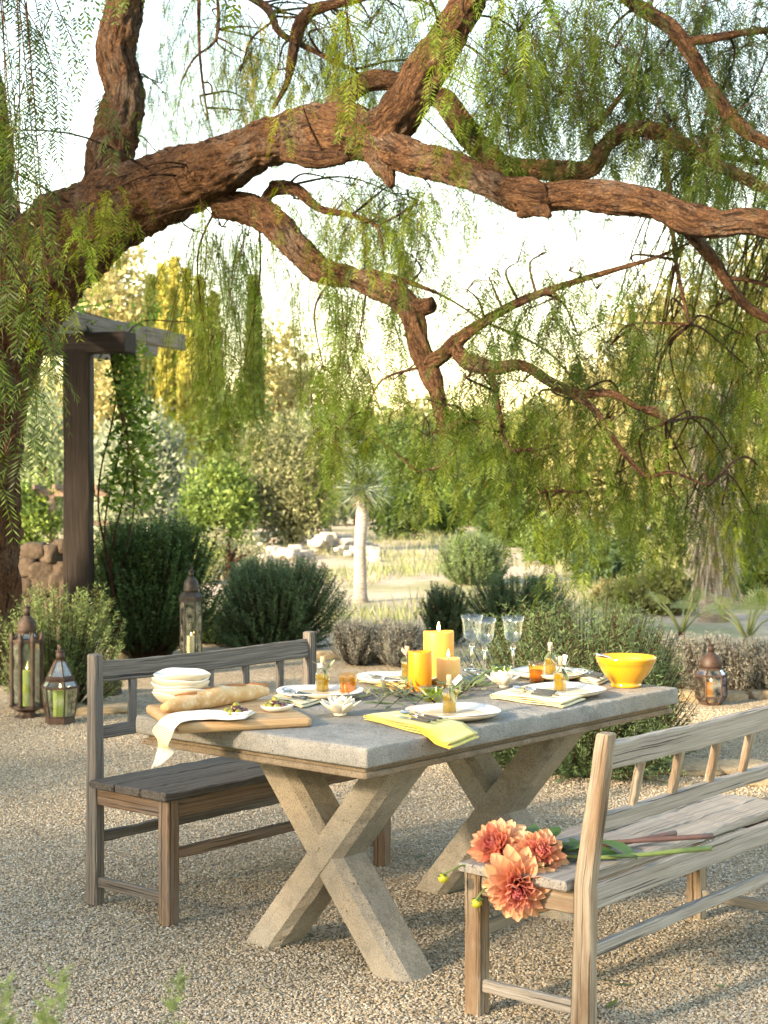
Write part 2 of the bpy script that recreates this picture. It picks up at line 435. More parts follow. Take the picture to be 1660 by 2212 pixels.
# ------------------------------------------------------------------ concrete table
TH = math.radians(49.74); TN = Vector((-.0485, 4.4593, 0)); TW, TL_ = .964, 1.702; TZ = .76
lx = Vector((math.cos(TH), math.sin(TH), 0)); sx_ = Vector((-lx.y, lx.x, 0))
def TP(x, y, z=TZ): return TN + lx * x + sx_ * y + Vector((0, 0, z))
table = thing('concrete_table', TN, TH, 'long grey concrete table on two crossed trestles set for dinner', 'table')
def slab(x0, x1, y0, y1, z0, z1, rad, chip, nx=110):
    """slab with worn, chipped arrises"""
    m = MB(); R, gc = [], []
    st = [0, .35, .75, 1] ; k = [0, 1]
    xs = [x0, x0 + rad * .3, x0 + rad] + list(np.linspace(x0 + .03, x1 - .03, nx)) + [x1 - rad, x1 - rad * .3, x1]
    for x in xs:
        e = min(x - x0, x1 - x); ins = rad * (1 - math.sqrt(max(0, 1 - (1 - min(1, e / rad)) ** 2)))
        a0, a1, b0, b1 = y0 + ins, y1 - ins, z0 + ins, z1 - ins
        sec = []
        def corner(cy, cz, s0):
            for q in (0, 30, 60, 90):
                an = math.radians(s0 + q); sec.append((cy + rad * math.cos(an), cz + rad * math.sin(an)))
        corner(a1 - rad, b0 + rad, 270); 
        for q in (.33, .66): sec.append((a1, b0 + rad + (b1 - b0 - 2 * rad) * q))
        corner(a1 - rad, b1 - rad, 0)
        for q in np.linspace(0, 1, 26)[1:-1]: sec.append((a1 - rad + (a0 - a1 + 2 * rad) * q, b1))
        corner(a0 + rad, b1 - rad, 90)
        for q in (.33, .66): sec.append((a0, b1 - rad - (b1 - b0 - 2 * rad) * q))
        corner(a0 + rad, b0 + rad, 180)
        ring = []
        for (y, z) in sec:
            q = Vector((x, y, z))
            dn = chip * (noise.noise(q * 38) + .7 * noise.noise(q * 90))
            big = noise.noise(q * 11)
            edge = (abs(y - y0) < rad * 1.2 or abs(y - y1) < rad * 1.2 or e < rad * 1.2)
            if edge and big > .33: dn -= (big - .33) * chip * 9
            cy = (y0 + y1) / 2; flat = z > z1 - rad * .2 and not edge
            if flat: ring.append((x, y, z + dn * .18))
            else: ring.append((x + (dn * (1 if x > (x0 + x1) / 2 else -1) if e < rad * 1.2 else 0), y + dn * (1 if y > cy else -1), z + dn * .4))
        R.append(ring)
    m.rings(R, True, True, True, True)
    return m
slab(0, TL_, 0, TW, .702, .76, .007, .0022).build('tabletop', MAT['slab'], table)
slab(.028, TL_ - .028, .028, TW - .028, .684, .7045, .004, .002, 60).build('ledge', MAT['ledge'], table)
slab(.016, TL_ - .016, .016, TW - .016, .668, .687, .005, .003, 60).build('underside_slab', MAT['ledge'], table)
def trestle(x):
    """crossed concrete beams with chamfered fronts"""
    m = MB(); ht = .672; c = TW / 2
    for sgn, dz in ((1, 0), (-1, .003)):
        b0, b1 = c + sgn * .275, c - sgn * .285        # middle line at the ground and at the top
        hw = .0715; R, gc = [], []
        dep = .165 - 2 * dz; ch = .028
        for k in range(25):
            f = k / 24; yc = b0 + (b1 - b0) * f; z = ht * f
            sec = [(-hw, ch), (-hw + ch, 0), (hw - ch * .55, 0), (hw, ch), (hw, dep - ch), (hw - ch, dep), (-hw + ch, dep), (-hw, dep - ch)]
            ring = []
            for i, (yy_, xx_) in enumerate(sec):
                j = .004 if i in (0, 3) else .002
                q = Vector((x + xx_, yc + yy_, z)); nn = noise.noise(q * 30) + noise.noise(q * 70 + Vector((i, 0, 0)))
                ring.append((x + xx_ + dz + nn * j * .5, yc + yy_ + nn * j, z))
            R.append(ring)
        if sgn < 0: R = [list(reversed(r)) for r in R]
        R = R[:]; m.rings([list(reversed(r)) for r in R], True, True, True, False)
    return m
trestle(.335).build('trestle', MAT['trestle'], table)
trestle(TL_ - .346 - .15).build('trestle', MAT['trestle'], table)

# ------------------------------------------------------------------ slatted-back benches
def bench(front_leg, ang, L, dep, seat_z, post_h, lean, nsp, mats, label, seat_over=.05, flip=False):
    """local x along the bench, y from the front legs towards the back posts (mirrored for the bench that faces the other way)"""
    root = thing('slat_back_bench', (front_leg.x, front_leg.y, 0), ang, label, 'bench', 'benches beside the table')
    s = -1 if flip else 1
    wl, wp, ws, wr, wa = mats
    def bm(name, p0, p1, w, t, mt, up=(0, 0, 1), jit=.0008, seg=10, parent=root, bow=0, **kw):
        f = lambda p: (p[0], s * p[1], p[2])
        up = (up[0], s * up[1], up[2])
        return MB().beam(f(p0), f(p1), w, t, up, seg, jit, bow=bow, **kw).build(name, mt, parent)
    for x in (0, L):
        bm('front_leg', (x, 0, 0), (x, 0, seat_z - .028), .052, .052, wl, (0, 1, 0), seg=14)
        kn = seat_z / post_h
        bm('back_post', (x, dep, 0), (x, dep, post_h), .042, .062, wp, (0, 1, 0), t1=.042, seg=16, jit=.0009, off=lambda f: lean * (.12 * min(1, f / kn) + .88 * max(0, f - kn) / (1 - kn)))
        bm('end_apron', (x, .02, seat_z - .062), (x, dep - .02, seat_z - .062), .026, .062, wl)
        bm('end_stretcher', (x, .02, .085), (x, dep - .02, .085), .024, .036, wr)
    yb = lambda z: dep + lean * (z - seat_z) / (post_h - seat_z) * .88 + lean * .12
    zt = post_h - .065
    bm('top_rail', (.018, yb(zt), zt), (L - .018, yb(zt), zt), (.024), .074, wr, (0, .1, 1), seg=20, jit=.0010, bow=-.006)
    zm = seat_z + .155
    bm('lower_rail', (.018, yb(zm), zm), (L - .018, yb(zm), zm), .026, .045, wr, (0, .1, 1), seg=20)
    for k in range(nsp):
        x = L * (k + .9) / (nsp + .8)
        bm('spindle', (x + random.gauss(0, .004), yb(zm) - .001, zm + .018), (x, yb(zt) - .001, zt - .036), .034, .018, wp, (0, 1, 0), seg=7, jit=.0009)
    bm('front_apron', (.02, .004, seat_z - .06), (L - .02, .004, seat_z - .06), .024, .066, wa, seg=20)
    bm('back_apron', (.02, dep - .012, seat_z - .06), (L - .02, dep - .012, seat_z - .06), .024, .066, wa, seg=20)
    bm('long_stretcher', (.02, 0, .235), (L - .02, 0, .235), .024, .036, wa, seg=18, jit=.0011)
    bm('long_stretcher', (.018, dep + .006, .235), (L - .018, dep + .006, .235), .024, .036, wr, seg=18, jit=.0011)
    d = dep - .03; n = 3; w = (d + .04) / n
    for k in range(n):
        yc = -.035 + w * (k + .5)
        bm('seat_plank', (-seat_over + random.uniform(-.006, .006), yc, seat_z - .014), (L + seat_over + random.uniform(-.01, .01), yc, seat_z - .014), w - .004, .028, ws, seg=34, jit=.0011, cham=.005)
    return root
bl = bench(Vector((-.726, 5.45, 0)), math.radians(49.2), 1.10, .389, .45, .885, .0, 5,
           (MAT['red_wood'], MAT['grey_wood'], MAT['seat_wood'], MAT['grey_wood'], MAT['red_wood']),
           'dark grey weathered bench with reddish legs and a blackened seat')
br = bench(Vector((.262, 4.545, 0)), math.radians(50.5), 1.27, .352, .43, .832, .072, 5,
           (MAT['pale_wood'], MAT['pale_wood'], MAT['silver_wood'], MAT['silver_wood'], MAT['silver_wood']),
           'pale sun-bleached bench with worn posts and dahlias lying on its seat', flip=True, seat_over=.045)

# ------------------------------------------------------------------ pergola
pg = thing('pergola', P(170, 1031, 13) - Vector((0, 0, CAMH)), 0, 'dark timber pergola post carrying a crossbeam and overhanging rafters', 'pergola')
def pbeam(name, p0, p1, w, t, up=(0, 0, 1), mt='pergola', **kw):
    o = Vector(pg.location)
    return MB().beam(Vector(p0) - o, Vector(p1) - o, w, t, up, 14, .003, .008, **kw).build(name, MAT[mt], pg)
p = Vector(pg.location)
pbeam('post', p, p + Vector((0, 0, 2.52)), .21, .21, (0, 1, 0))
bz = P(170, 742, 13).z
pbeam('crossbeam', Vector((P(283, 742, 12.9).x, 12.86, bz)), Vector((-6.5, 14.6, bz)), .19, .165)
rz = P(170, 700, 13).z + .03
for (u0, v0, Y0, u1, v1, Y1) in ((150, 688, 12.75, 396, 724, 14.9), (40, 690, 13.3, 336, 737, 15.6), (-120, 690, 13.9, 250, 742, 16.2)):
    a, b = P(u0, v0, Y0), P(u1, v1, Y1); a.z = b.z = bz + .165
    d = (b - a).normalized()
    pbeam('rafter', a - d * 1.2, b, .065, .145, mt='grey_wood')

# ------------------------------------------------------------------ pepper tree: trunk and limbs
pt = thing('pepper_tree', G(-70, 1475), 0, 'old pepper tree with a gnarled arching limb and weeping foliage', 'tree')
PO = Vector(pt.location)
LIMBS = []
def limb(name, rows, seg=20, rough=.10, n=8, mat='bark', freq=5.0):
    """rows: picture u, v, distance, radius in picture units"""
    q = []
    for (u, v, Y, r) in rows:
        p = P(u, v, Y) - PO; q.append((p.x, p.y, p.z, r * Y / FPX))
    s = spline(q, n)
    LIMBS.append(s[:, :3] + np.array(PO))
    return MB().tube(s[:, :3].tolist(), s[:, 3].tolist(), seg, True, True, rough, freq).build(name, MAT[mat], pt)
limb('trunk', [(-85, 1500, 12.0, 150), (-72, 1400, 12.0, 118), (-62, 1200, 11.95, 102), (-60, 1000, 11.8, 102), (-50, 850, 11.6, 112), (-20, 720, 11.4, 118), (40, 620, 11.1, 118), (110, 545, 10.8, 102)], 60, .10, 22)
limb('limb', [(60, 640, 11.2, 92), (110, 555, 10.8, 100), (165, 500, 10.5, 96), (250, 450, 10.2, 84), (330, 415, 9.9, 80), (410, 388, 9.6, 70), (480, 355, 9.4, 60), (545, 325, 9.2, 50), (610, 300, 9.05, 54), (680, 282, 8.9, 54), (750, 282, 8.7, 58), (810, 300, 8.6, 50), (850, 322, 8.5, 40), (900, 343, 8.4, 35), (960, 357, 8.3, 36), (1020, 378, 8.2, 32), (1085, 408, 8.1, 31), (1150, 428, 8.0, 40), (1190, 426, 8.0, 30), (1250, 420, 7.9, 32), (1330, 428, 7.8, 36), (1420, 445, 7.7, 30), (1490, 472, 7.6, 35), (1560, 483, 7.55, 27), (1610, 478, 7.5, 25), (1680, 490, 7.5, 30), (1800, 520, 7.4, 28), (1980, 500, 7.3, 24)], 68, .14, 20)
limb('limb', [(40, 640, 11.2, 80), (0, 520, 11.2, 60), (-25, 400, 11.2, 52), (-10, 300, 11.1, 40), (-40, 150, 11, 40), (-60, 0, 11, 36), (-50, -300, 11, 30)], 26, .12, 10)
limb('limb', [(225, 470, 10.35, 55), (232, 400, 10.4, 52), (245, 310, 10.5, 48), (262, 240, 10.5, 46), (266, 180, 10.5, 42), (252, 110, 10.5, 44), (262, 50, 10.5, 40), (275, -20, 10.5, 38), (290, -200, 10.5, 34)], 48, .18, 20)
limb('limb', [(780, 300, 8.65, 48), (835, 275, 8.55, 50), (880, 225, 8.45, 46), (915, 165, 8.4, 48), (955, 100, 8.35, 42), (995, 35, 8.3, 38), (1030, -40, 8.2, 34), (1080, -200, 8.1, 30)], 48, .13, 20)
limb('limb', [(705, 262, 8.95, 22), (740, 212, 9.0, 24), (785, 178, 9.0, 22), (840, 172, 9.0, 20), (900, 192, 8.95, 20), (955, 215, 8.9, 24), (990, 258, 8.85, 27), (1030, 310, 8.8, 28), (1075, 352, 8.7, 26), (1140, 362, 8.7, 20), (1215, 368, 8.65, 21), (1275, 362, 8.6, 21), (1308, 315, 8.6, 17), (1345, 285, 8.6, 18), (1410, 280, 8.6, 16), (1470, 305, 8.6, 14), (1540, 350, 8.5, 13), (1610, 385, 8.5, 13), (1700, 430, 8.5, 10)], 36, .16, 16)
limb('limb', [(470, 440, 9.55, 30), (540, 450, 9.45, 34), (600, 490, 9.3, 32), (650, 545, 9.2, 30), (700, 585, 9.1, 27), (760, 600, 9.0, 24), (820, 622, 8.9, 27), (875, 655, 8.8, 27), (897, 700, 8.75, 24), (905, 745, 8.7, 24), (928, 800, 8.65, 22), (945, 850, 8.6, 17), (955, 895, 8.6, 17), (972, 945, 8.6, 13)], 44, .17, 20)
limb('snag', [(880, 665, 8.8, 20), (910, 664, 8.75, 17), (935, 657, 8.7, 16)], 14, .25, 6)
limb('snag', [(815, 330, 8.55, 34), (835, 370, 8.5, 20), (846, 402, 8.45, 7)], 16, .25, 6)
limb('snag', [(1130, 440, 8.0, 30), (1170, 452, 7.95, 18), (1188, 466, 7.9, 7)], 14, .3, 6)
limb('snag', [(620, 330, 8.8, 18), (680, 342, 8.62, 24), (740, 342, 8.55, 14), (752, 344, 8.55, 5)], 16, .22, 8, 'twig')
limb('branch', [(920, 790, 8.65, 18), (955, 768, 8.6, 17), (990, 735, 8.55, 15), (1040, 700, 8.5, 12), (1110, 658, 8.5, 10), (1200, 622, 8.4, 8), (1310, 588, 8.3, 6), (1420, 555, 8.2, 4), (1500, 520, 8.1, 3)], 14, .14, 7)
limb('branch', [(980, 745, 8.55, 15), (1010, 780, 8.55, 17), (1070, 795, 8.5, 15), (1130, 790, 8.45, 13), (1190, 825, 8.4, 12), (1250, 850, 8.4, 10), (1320, 850, 8.3, 9), (1380, 880, 8.3, 8), (1425, 892, 8.3, 12), (1440, 912, 8.3, 5)], 14, .18, 7)
limb('branch', [(1230, 845, 8.4, 8), (1290, 890, 8.3, 6), (1335, 960, 8.3, 6), (1395, 1028, 8.25, 5), (1450, 1020, 8.2, 4), (1530, 1050, 8.2, 2)], 8, .1, 5)
limb('branch', [(965, 930, 8.6, 10), (990, 910, 8.55, 8), (1040, 912, 8.5, 5), (1062, 930, 8.5, 4)], 8, .2, 5)
limb('branch', [(970, 940, 8.6, 5), (985, 965, 8.6, 4), (955, 1005, 8.6, 4), (905, 1020, 8.6, 2.5)], 8, .1, 5)
limb('branch', [(1062, 795, 8.5, 6), (1078, 880, 8.45, 5), (1100, 968, 8.4, 5), (1160, 975, 8.4, 4), (1178, 1050, 8.4, 4), (1192, 1110, 8.4, 3)], 8, .1, 5)
limb('branch', [(1490, 500, 7.7, 15), (1540, 560, 7.9, 14), (1580, 620, 8.0, 12), (1620, 665, 8.1, 11), (1720, 720, 8.2, 8)], 14, .14, 7)
limb('branch', [(1555, 600, 7.95, 6), (1620, 605, 8, 5), (1700, 630, 8, 4)], 8, .1, 5)
limb('limb', [(1300, -60, 8.9, 17), (1375, 10, 8.8, 16), (1440, 50, 8.7, 16), (1490, 110, 8.6, 16), (1530, 180, 8.5, 16), (1580, 250, 8.4, 16), (1640, 300, 8.3, 14), (1760, 350, 8.2, 12)], 18, .12, 8)
limb('branch', [(1485, 90, 8.6, 10), (1540, 82, 8.6, 10), (1610, 70, 8.6, 8), (1720, 60, 8.6, 6)], 10, .12, 5)
limb('branch', [(820, -20, 9.2, 12), (760, 0, 9.3, 11), (680, 20, 9.4, 13), (648, 55, 9.4, 14), (632, 120, 9.4, 12), (620, 180, 9.4, 7), (590, 235, 9.4, 4)], 12, .16, 7)
limb('branch', [(480, -40, 10, 9), (575, 15, 9.8, 9), (605, 70, 9.6, 8), (680, 110, 9.4, 6), (760, 150, 9.3, 4)], 10, .14, 6)
limb('branch', [(590, 405, 9.4, 16), (640, 408, 9.3, 13), (690, 450, 9.2, 9), (760, 465, 9.1, 6), (815, 490, 9.0, 4), (830, 560, 9.0, 2.5)], 10, .15, 6)
limb('branch', [(560, 470, 9.4, 12), (580, 420, 9.4, 12), (620, 400, 9.4, 14)], 10, .15, 6)
limb('branch', [(740, 595, 9.05, 8), (800, 588, 9.0, 7), (870, 605, 8.9, 6), (960, 640, 8.8, 3), (1040, 690, 8.8, 2)], 8, .1, 5)
limb('branch', [(470, -30, 10.4, 4), (468, 80, 10.4, 4), (420, 125, 10.4, 3), (390, 180, 10.4, 2)], 6, .1, 5)
limb('branch', [(430, -30, 10.4, 5), (432, 120, 10.4, 3.5), (450, 260, 10.4, 2)], 6, .1, 5)
limb('branch', [(1290, 340, 8.6, 9), (1275, 290, 8.6, 8), (1305, 255, 8.6, 7), (1370, 160, 8.6, 3), (1400, 60, 8.6, 2)], 8, .14, 5)
limb('branch', [(1465, 300, 8.6, 8), (1440, 340, 8.5, 7), (1450, 430, 8.4, 6), (1460, 560, 8.4, 5), (1490, 700, 8.4, 3)], 8, .12, 5)
# an upper tier of limbs above the picture that carries the hanging sprays
limb('limb', [(290, -190, 10.5, 32), (480, -330, 9.6, 26), (760, -380, 8.6, 22), (1050, -330, 7.8, 18), (1400, -300, 7.2, 12), (1750, -280, 7, 8)], 12, .12, 8)
limb('limb', [(290, -150, 10.5, 26), (420, -200, 10.6, 20), (600, -200, 10.8, 15), (850, -150, 11, 12), (1150, -120, 11, 9)], 10, .12, 7)
limb('limb', [(-50, -290, 11, 28), (-100, -420, 9.5, 24), (-150, -500, 8, 20), (-100, -420, 6.6, 14), (0, -380, 6.0, 9)], 10, .12, 7)
limb('limb', [(1080, -190, 8.1, 28), (1250, -260, 8.6, 20), (1500, -200, 9.2, 14), (1800, -150, 9.6, 9)], 10, .12, 7)
limb('limb', [(1800, 520, 7.4, 24), (1900, 460, 8.2, 18), (1830, 400, 9.2, 12), (1700, 360, 10, 8), (1500, 330, 10.4, 5)], 10, .12, 7)

# ------------------------------------------------------------------ weeping foliage
LP = np.vstack(LIMBS)
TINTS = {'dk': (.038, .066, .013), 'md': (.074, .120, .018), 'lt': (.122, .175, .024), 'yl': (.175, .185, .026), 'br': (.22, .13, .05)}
fol = Leaves(); twigs = MB()
def strands(starts, lens, drift, Lf, ll, lw, tint, npair=11, gap=.034, every=1):
    """hanging sprays: alternate pinnate leaves along drooping stems"""
    for st, Ln, dr in zip(starts, lens, drift):
        n = max(3, int(Ln / gap)); s = np.linspace(0, 1, n)
        ph = rng.random() * 6.28; amp = rng.uniform(.01, .05)
        path = st + np.outer(1 - (1 - s) ** 2, dr) + np.stack([amp * np.sin(s * 5 + ph), amp * np.cos(s * 4 + ph), -Ln * s + .05 * Ln * np.sin(s * 3)], 1)
        path -= np.array([amp * math.sin(ph), amp * math.cos(ph), 0])
        w = .0024 * min(1.3, .6 + Ln)
        tw = path[::max(1, n // 8)]
        if len(tw) > 2: twigs.tube(tw.tolist(), np.linspace(w, .0010, len(tw)).tolist(), 3, True, False)
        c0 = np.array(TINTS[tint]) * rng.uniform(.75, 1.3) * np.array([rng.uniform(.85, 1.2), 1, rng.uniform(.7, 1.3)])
        az = np.arange(n) * 2.4 + rng.normal(0, .5, n)
        up = rng.uniform(.25, .75, n); LL = Lf * rng.uniform(.65, 1.15, n) * (1 - .35 * s)
        dh = np.stack([np.cos(az), np.sin(az), 0 * az], 1)
        k = npair; tt = np.linspace(.12, 1, k)
        # leaf axes (n, k, 3)
        hor = tt - .25 * tt ** 2; ver = -(.25 * tt + .6 * tt ** 2)
        ax = path[:, None] + LL[:, None, None] * (dh[:, None] * hor[None, :, None] * (1 - .5 * up)[:, None, None] + np.array([0, 0, 1.0]) * (ver[None, :, None] * (.55 + up)[:, None, None]))
        tan = nrm(np.gradient(ax, axis=1)); side = nrm(np.cross(tan, np.array([0, 0, 1.0]) + .01)); nn = np.cross(side, tan)
        lens_ = ll * rng.uniform(.8, 1.15, (n, k)) * (1 - .55 * np.abs(tt - .45) ** 1.5)[None]
        cc = c0 * rng.uniform(.8, 1.25, (n, 1, 1)) * rng.uniform(.85, 1.15, (n, k, 1))
        for sg in (1, -1):
            d = nrm(side * sg * .85 + tan * .6 + nn * rng.normal(0, .18, (n, k, 1)) + np.array([0, 0, -.12]))
            sd = nrm(np.cross(d, nn + rng.normal(0, .25, (n, k, 3))))
            fol.add(ax.reshape(-1, 3), d.reshape(-1, 3), sd.reshape(-1, 3), lens_.ravel(), lw, cc.reshape(-1, 3))
        fol.add(ax[:, 0], nrm(ax[:, -1] - ax[:, 0]), side[:, 0], np.linalg.norm(ax[:, -1] - ax[:, 0], axis=1), .0022, c0 * .9, .5)
def clump(u, v, Y, su, sv, n, l0, l1, tint='md', scale=1.0, sy=.35, twig=True, npair=10, lw=.0056, gap=.045):
    c = P(u, v, Y); m = Y / FPX
    S = np.array(c) + np.stack([rng.normal(0, su * m, n), rng.normal(0, sy, n), rng.normal(0, sv * m, n)], 1)
    S[:, 1] = np.maximum(S[:, 1], 3.6)
    if twig:
        d = np.linalg.norm(LP - np.array(c), axis=1); q = LP[np.argmin(d)]
        dd = np.array(c) - q
        if np.linalg.norm(dd) > .05:
            mid = q + dd * .5 + np.array([rng.normal(0, .06), rng.normal(0, .06), .10 * np.linalg.norm(dd)])
            tk = .45 if Y < 7 else 1; sp = spline([(*q, .009 * tk), (*mid, .006 * tk), (*c, .0035 * tk)], 6); 
            twigs.tube(sp[:, :3].tolist(), sp[:, 3].tolist(), 5, True, False)
        for k in range(0, n, 2):
            e = S[k]; mid = (np.array(c) + e) / 2 + np.array([0, 0, .02 + .12 * abs(e[0] - c[0])])
            ts = spline([(*c, .0035), (*mid, .0028), (*e, .0018)], 5); twigs.tube(ts[:, :3].tolist(), ts[:, 3].tolist(), 4, True, False)
    drift = np.stack([rng.normal(0, .10, n), rng.normal(0, .10, n), 0 * S[:, 0]], 1)
    strands(S, rng.uniform(l0, l1, n), drift, .185 * scale, .043 * scale, lw * scale, tint, npair, gap)
CL = [
 # near sprays down the left edge
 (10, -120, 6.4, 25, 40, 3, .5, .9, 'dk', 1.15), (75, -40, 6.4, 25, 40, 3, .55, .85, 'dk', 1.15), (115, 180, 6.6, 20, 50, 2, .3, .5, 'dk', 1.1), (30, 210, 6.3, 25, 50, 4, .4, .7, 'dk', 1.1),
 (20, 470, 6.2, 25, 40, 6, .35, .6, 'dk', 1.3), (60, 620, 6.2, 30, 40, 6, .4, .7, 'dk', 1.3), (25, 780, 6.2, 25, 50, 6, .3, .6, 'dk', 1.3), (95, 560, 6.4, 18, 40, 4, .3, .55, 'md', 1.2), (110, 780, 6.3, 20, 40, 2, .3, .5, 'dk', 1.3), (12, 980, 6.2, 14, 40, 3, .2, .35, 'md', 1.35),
 # light sprays in front of the big limb
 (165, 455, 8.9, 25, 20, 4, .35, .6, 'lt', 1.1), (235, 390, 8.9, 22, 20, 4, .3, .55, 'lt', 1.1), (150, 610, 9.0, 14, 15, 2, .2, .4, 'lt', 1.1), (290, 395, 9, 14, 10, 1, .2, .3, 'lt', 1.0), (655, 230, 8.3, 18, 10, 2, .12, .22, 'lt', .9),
 # airy sprays behind, top left
 (380, -20, 10.6, 45, 40, 6, .5, 1.1, 'lt', 1.0), (470, 40, 10.6, 45, 40, 6, .5, 1.0, 'lt', 1.0), (560, 60, 10.3, 40, 40, 6, .4, .9, 'lt', 1.0), (350, 180, 10.8, 25, 40, 3, .4, .7, 'md', 1.0), (600, 150, 9.6, 45, 40, 6, .35, .6, 'yl', 1.0), (440, 240, 10.8, 45, 30, 4, .3, .5, 'md', 1.0), (540, 240, 10.5, 40, 30, 4, .3, .45, 'lt', 1.0), (340, 330, 10.8, 15, 30, 2, .25, .4, 'md', 1.0),
 # curtain under the limb
 (420, 500, 10.2, 22, 20, 4, .7, 1.25, 'lt', 1.0), (480, 490, 10.0, 25, 20, 6, .8, 1.45, 'lt', 1.0), (535, 510, 9.8, 18, 20, 4, .9, 1.45, 'md', 1.0), (450, 760, 10.1, 30, 40, 4, .3, .6, 'lt', 1.0), (525, 800, 9.9, 22, 40, 4, .3, .55, 'md', 1.0), (590, 540, 9.6, 18, 20, 2, .4, .8, 'md', 1.0),
 # sprays along the low limb
 (680, 600, 9.4, 25, 20, 3, .5, 1.0, 'md', 1.0), (740, 620, 9.2, 28, 20, 5, .7, 1.1, 'md', 1.0), (700, 800, 9.2, 30, 40, 4, .35, .6, 'md', 1.0), (770, 760, 9.1, 35, 40, 6, .4, .75, 'md', 1.0), (830, 640, 9.0, 30, 20, 4, .4, .9, 'md', 1.0), (850, 820, 8.9, 40, 40, 3, .2, .4, 'md', 1.0), (700, 920, 9.1, 22, 30, 4, .2, .45, 'md', 1.0), (790, 890, 8.9, 30, 30, 3, .2, .35, 'md', 1.0),
 (640, 430, 9.4, 40, 20, 5, .2, .5, 'lt', .95), (720, 460, 9.2, 40, 20, 5, .25, .5, 'lt', .95), (800, 480, 9.1, 40, 30, 5, .25, .5, 'md', .95), (880, 420, 8.9, 30, 20, 4, .25, .5, 'lt', .95), (930, 400, 8.7, 25, 15, 4, .3, .6, 'lt', .95), (900, 560, 8.8, 40, 30, 4, .2, .4, 'md', .95),
 # bright sprays in front, top middle
 (730, -30, 7.4, 30, 30, 3, .4, .75, 'lt', 1.0), (850, -60, 7.2, 30, 30, 2, .35, .6, 'lt', 1.0), (700, 60, 9.3, 50, 40, 6, .3, .6, 'lt', 1.0), (800, 40, 9.4, 50, 40, 7, .3, .6, 'md', 1.0), (1000, 20, 7.4, 35, 30, 3, .45, .75, 'lt', 1.0), (1050, 0, 7.6, 25, 30, 2, .35, .6, 'lt', 1.0), (960, -30, 7.5, 25, 20, 2, .3, .45, 'lt', 1.0),
]
# top right: crowded sprays
for (u, v, n, tn) in [(1080, 20, 6, 'md'), (1120, 90, 7, 'md'), (1090, 180, 6, 'md'), (1150, 200, 8, 'dk'), (1180, 30, 8, 'md'), (1230, 110, 7, 'md'), (1210, 220, 5, 'dk'), (1290, 20, 8, 'md'), (1330, 120, 8, 'dk'), (1300, 190, 5, 'md'), (1400, 60, 8, 'md'), (1410, 160, 8, 'dk'), (1380, 230, 6, 'md'), (1480, 0, 7, 'dk'), (1470, 200, 8, 'md'), (1450, 280, 6, 'dk'), (1550, 20, 8, 'dk'), (1540, 260, 6, 'dk'), (1610, 120, 8, 'dk'), (1640, 30, 8, 'dk'), (1620, 230, 6, 'lt'), (1520, 330, 6, 'dk'), (1590, 340, 6, 'md'), (1650, 360, 5, 'md'), (1080, 270, 3, 'md'), (1130, 310, 3, 'md'), (1400, 320, 4, 'md')]:
    CL.append((u, v - 20, rng.uniform(8.3, 10.2), 46, 34, int(n * 3.2), .22, .6, tn, .95))
# middle: below the long limb
for (u, v, n, tn) in [(1010, 640, 5, 'md'), (1060, 620, 5, 'md'), (1120, 580, 5, 'md'), (1180, 560, 5, 'md'), (1010, 830, 7, 'md'), (1060, 850, 7, 'md'), (1100, 700, 6, 'md'), (1150, 680, 6, 'dk'), (1210, 660, 6, 'dk'), (1130, 840, 8, 'md'), (1180, 900, 8, 'md'), (1080, 950, 7, 'md'), (1020, 930, 7, 'lt'), (960, 890, 5, 'md'), (930, 960, 5, 'md'), (1150, 990, 7, 'md'), (1210, 1010, 7, 'lt'), (1170, 1080, 6, 'lt'), (1250, 1080, 6, 'md'), (1250, 740, 7, 'dk'), (1240, 880, 8, 'md'), (1290, 640, 6, 'md'), (1320, 760, 8, 'dk'), (1310, 920, 8, 'lt'), (1330, 1040, 8, 'md'), (1230, 600, 4, 'md'), (1060, 730, 5, 'md'), (1100, 1040, 5, 'md'), (1010, 690, 3, 'md')]:
    CL.append((u, v - 15, rng.uniform(8.2, 8.9), 34, 25, int(n * 1.5), .22, .48, tn, .95))
# right: golden curtain
for u in range(1330, 1680, 42):
    for v in range(500, 1080, 78):
        d = (u - 1330) / 340
        if v < 560 and u < 1420: continue
        CL.append((u + rng.normal(0, 12), v + rng.normal(0, 18), rng.uniform(8.8, 11.0), 28, 25, int(4 + 2.5 * d), .28, .6, str(rng.choice(['md', 'md', 'lt', 'yl', 'dk'])), 1.0))
for (u, v) in [(1350, 1060), (1420, 1080), (1480, 1100), (1560, 1090), (1630, 1110)]:
    CL.append((u, v, 9.5, 40, 20, 4, .2, .4, 'lt', 1.0))
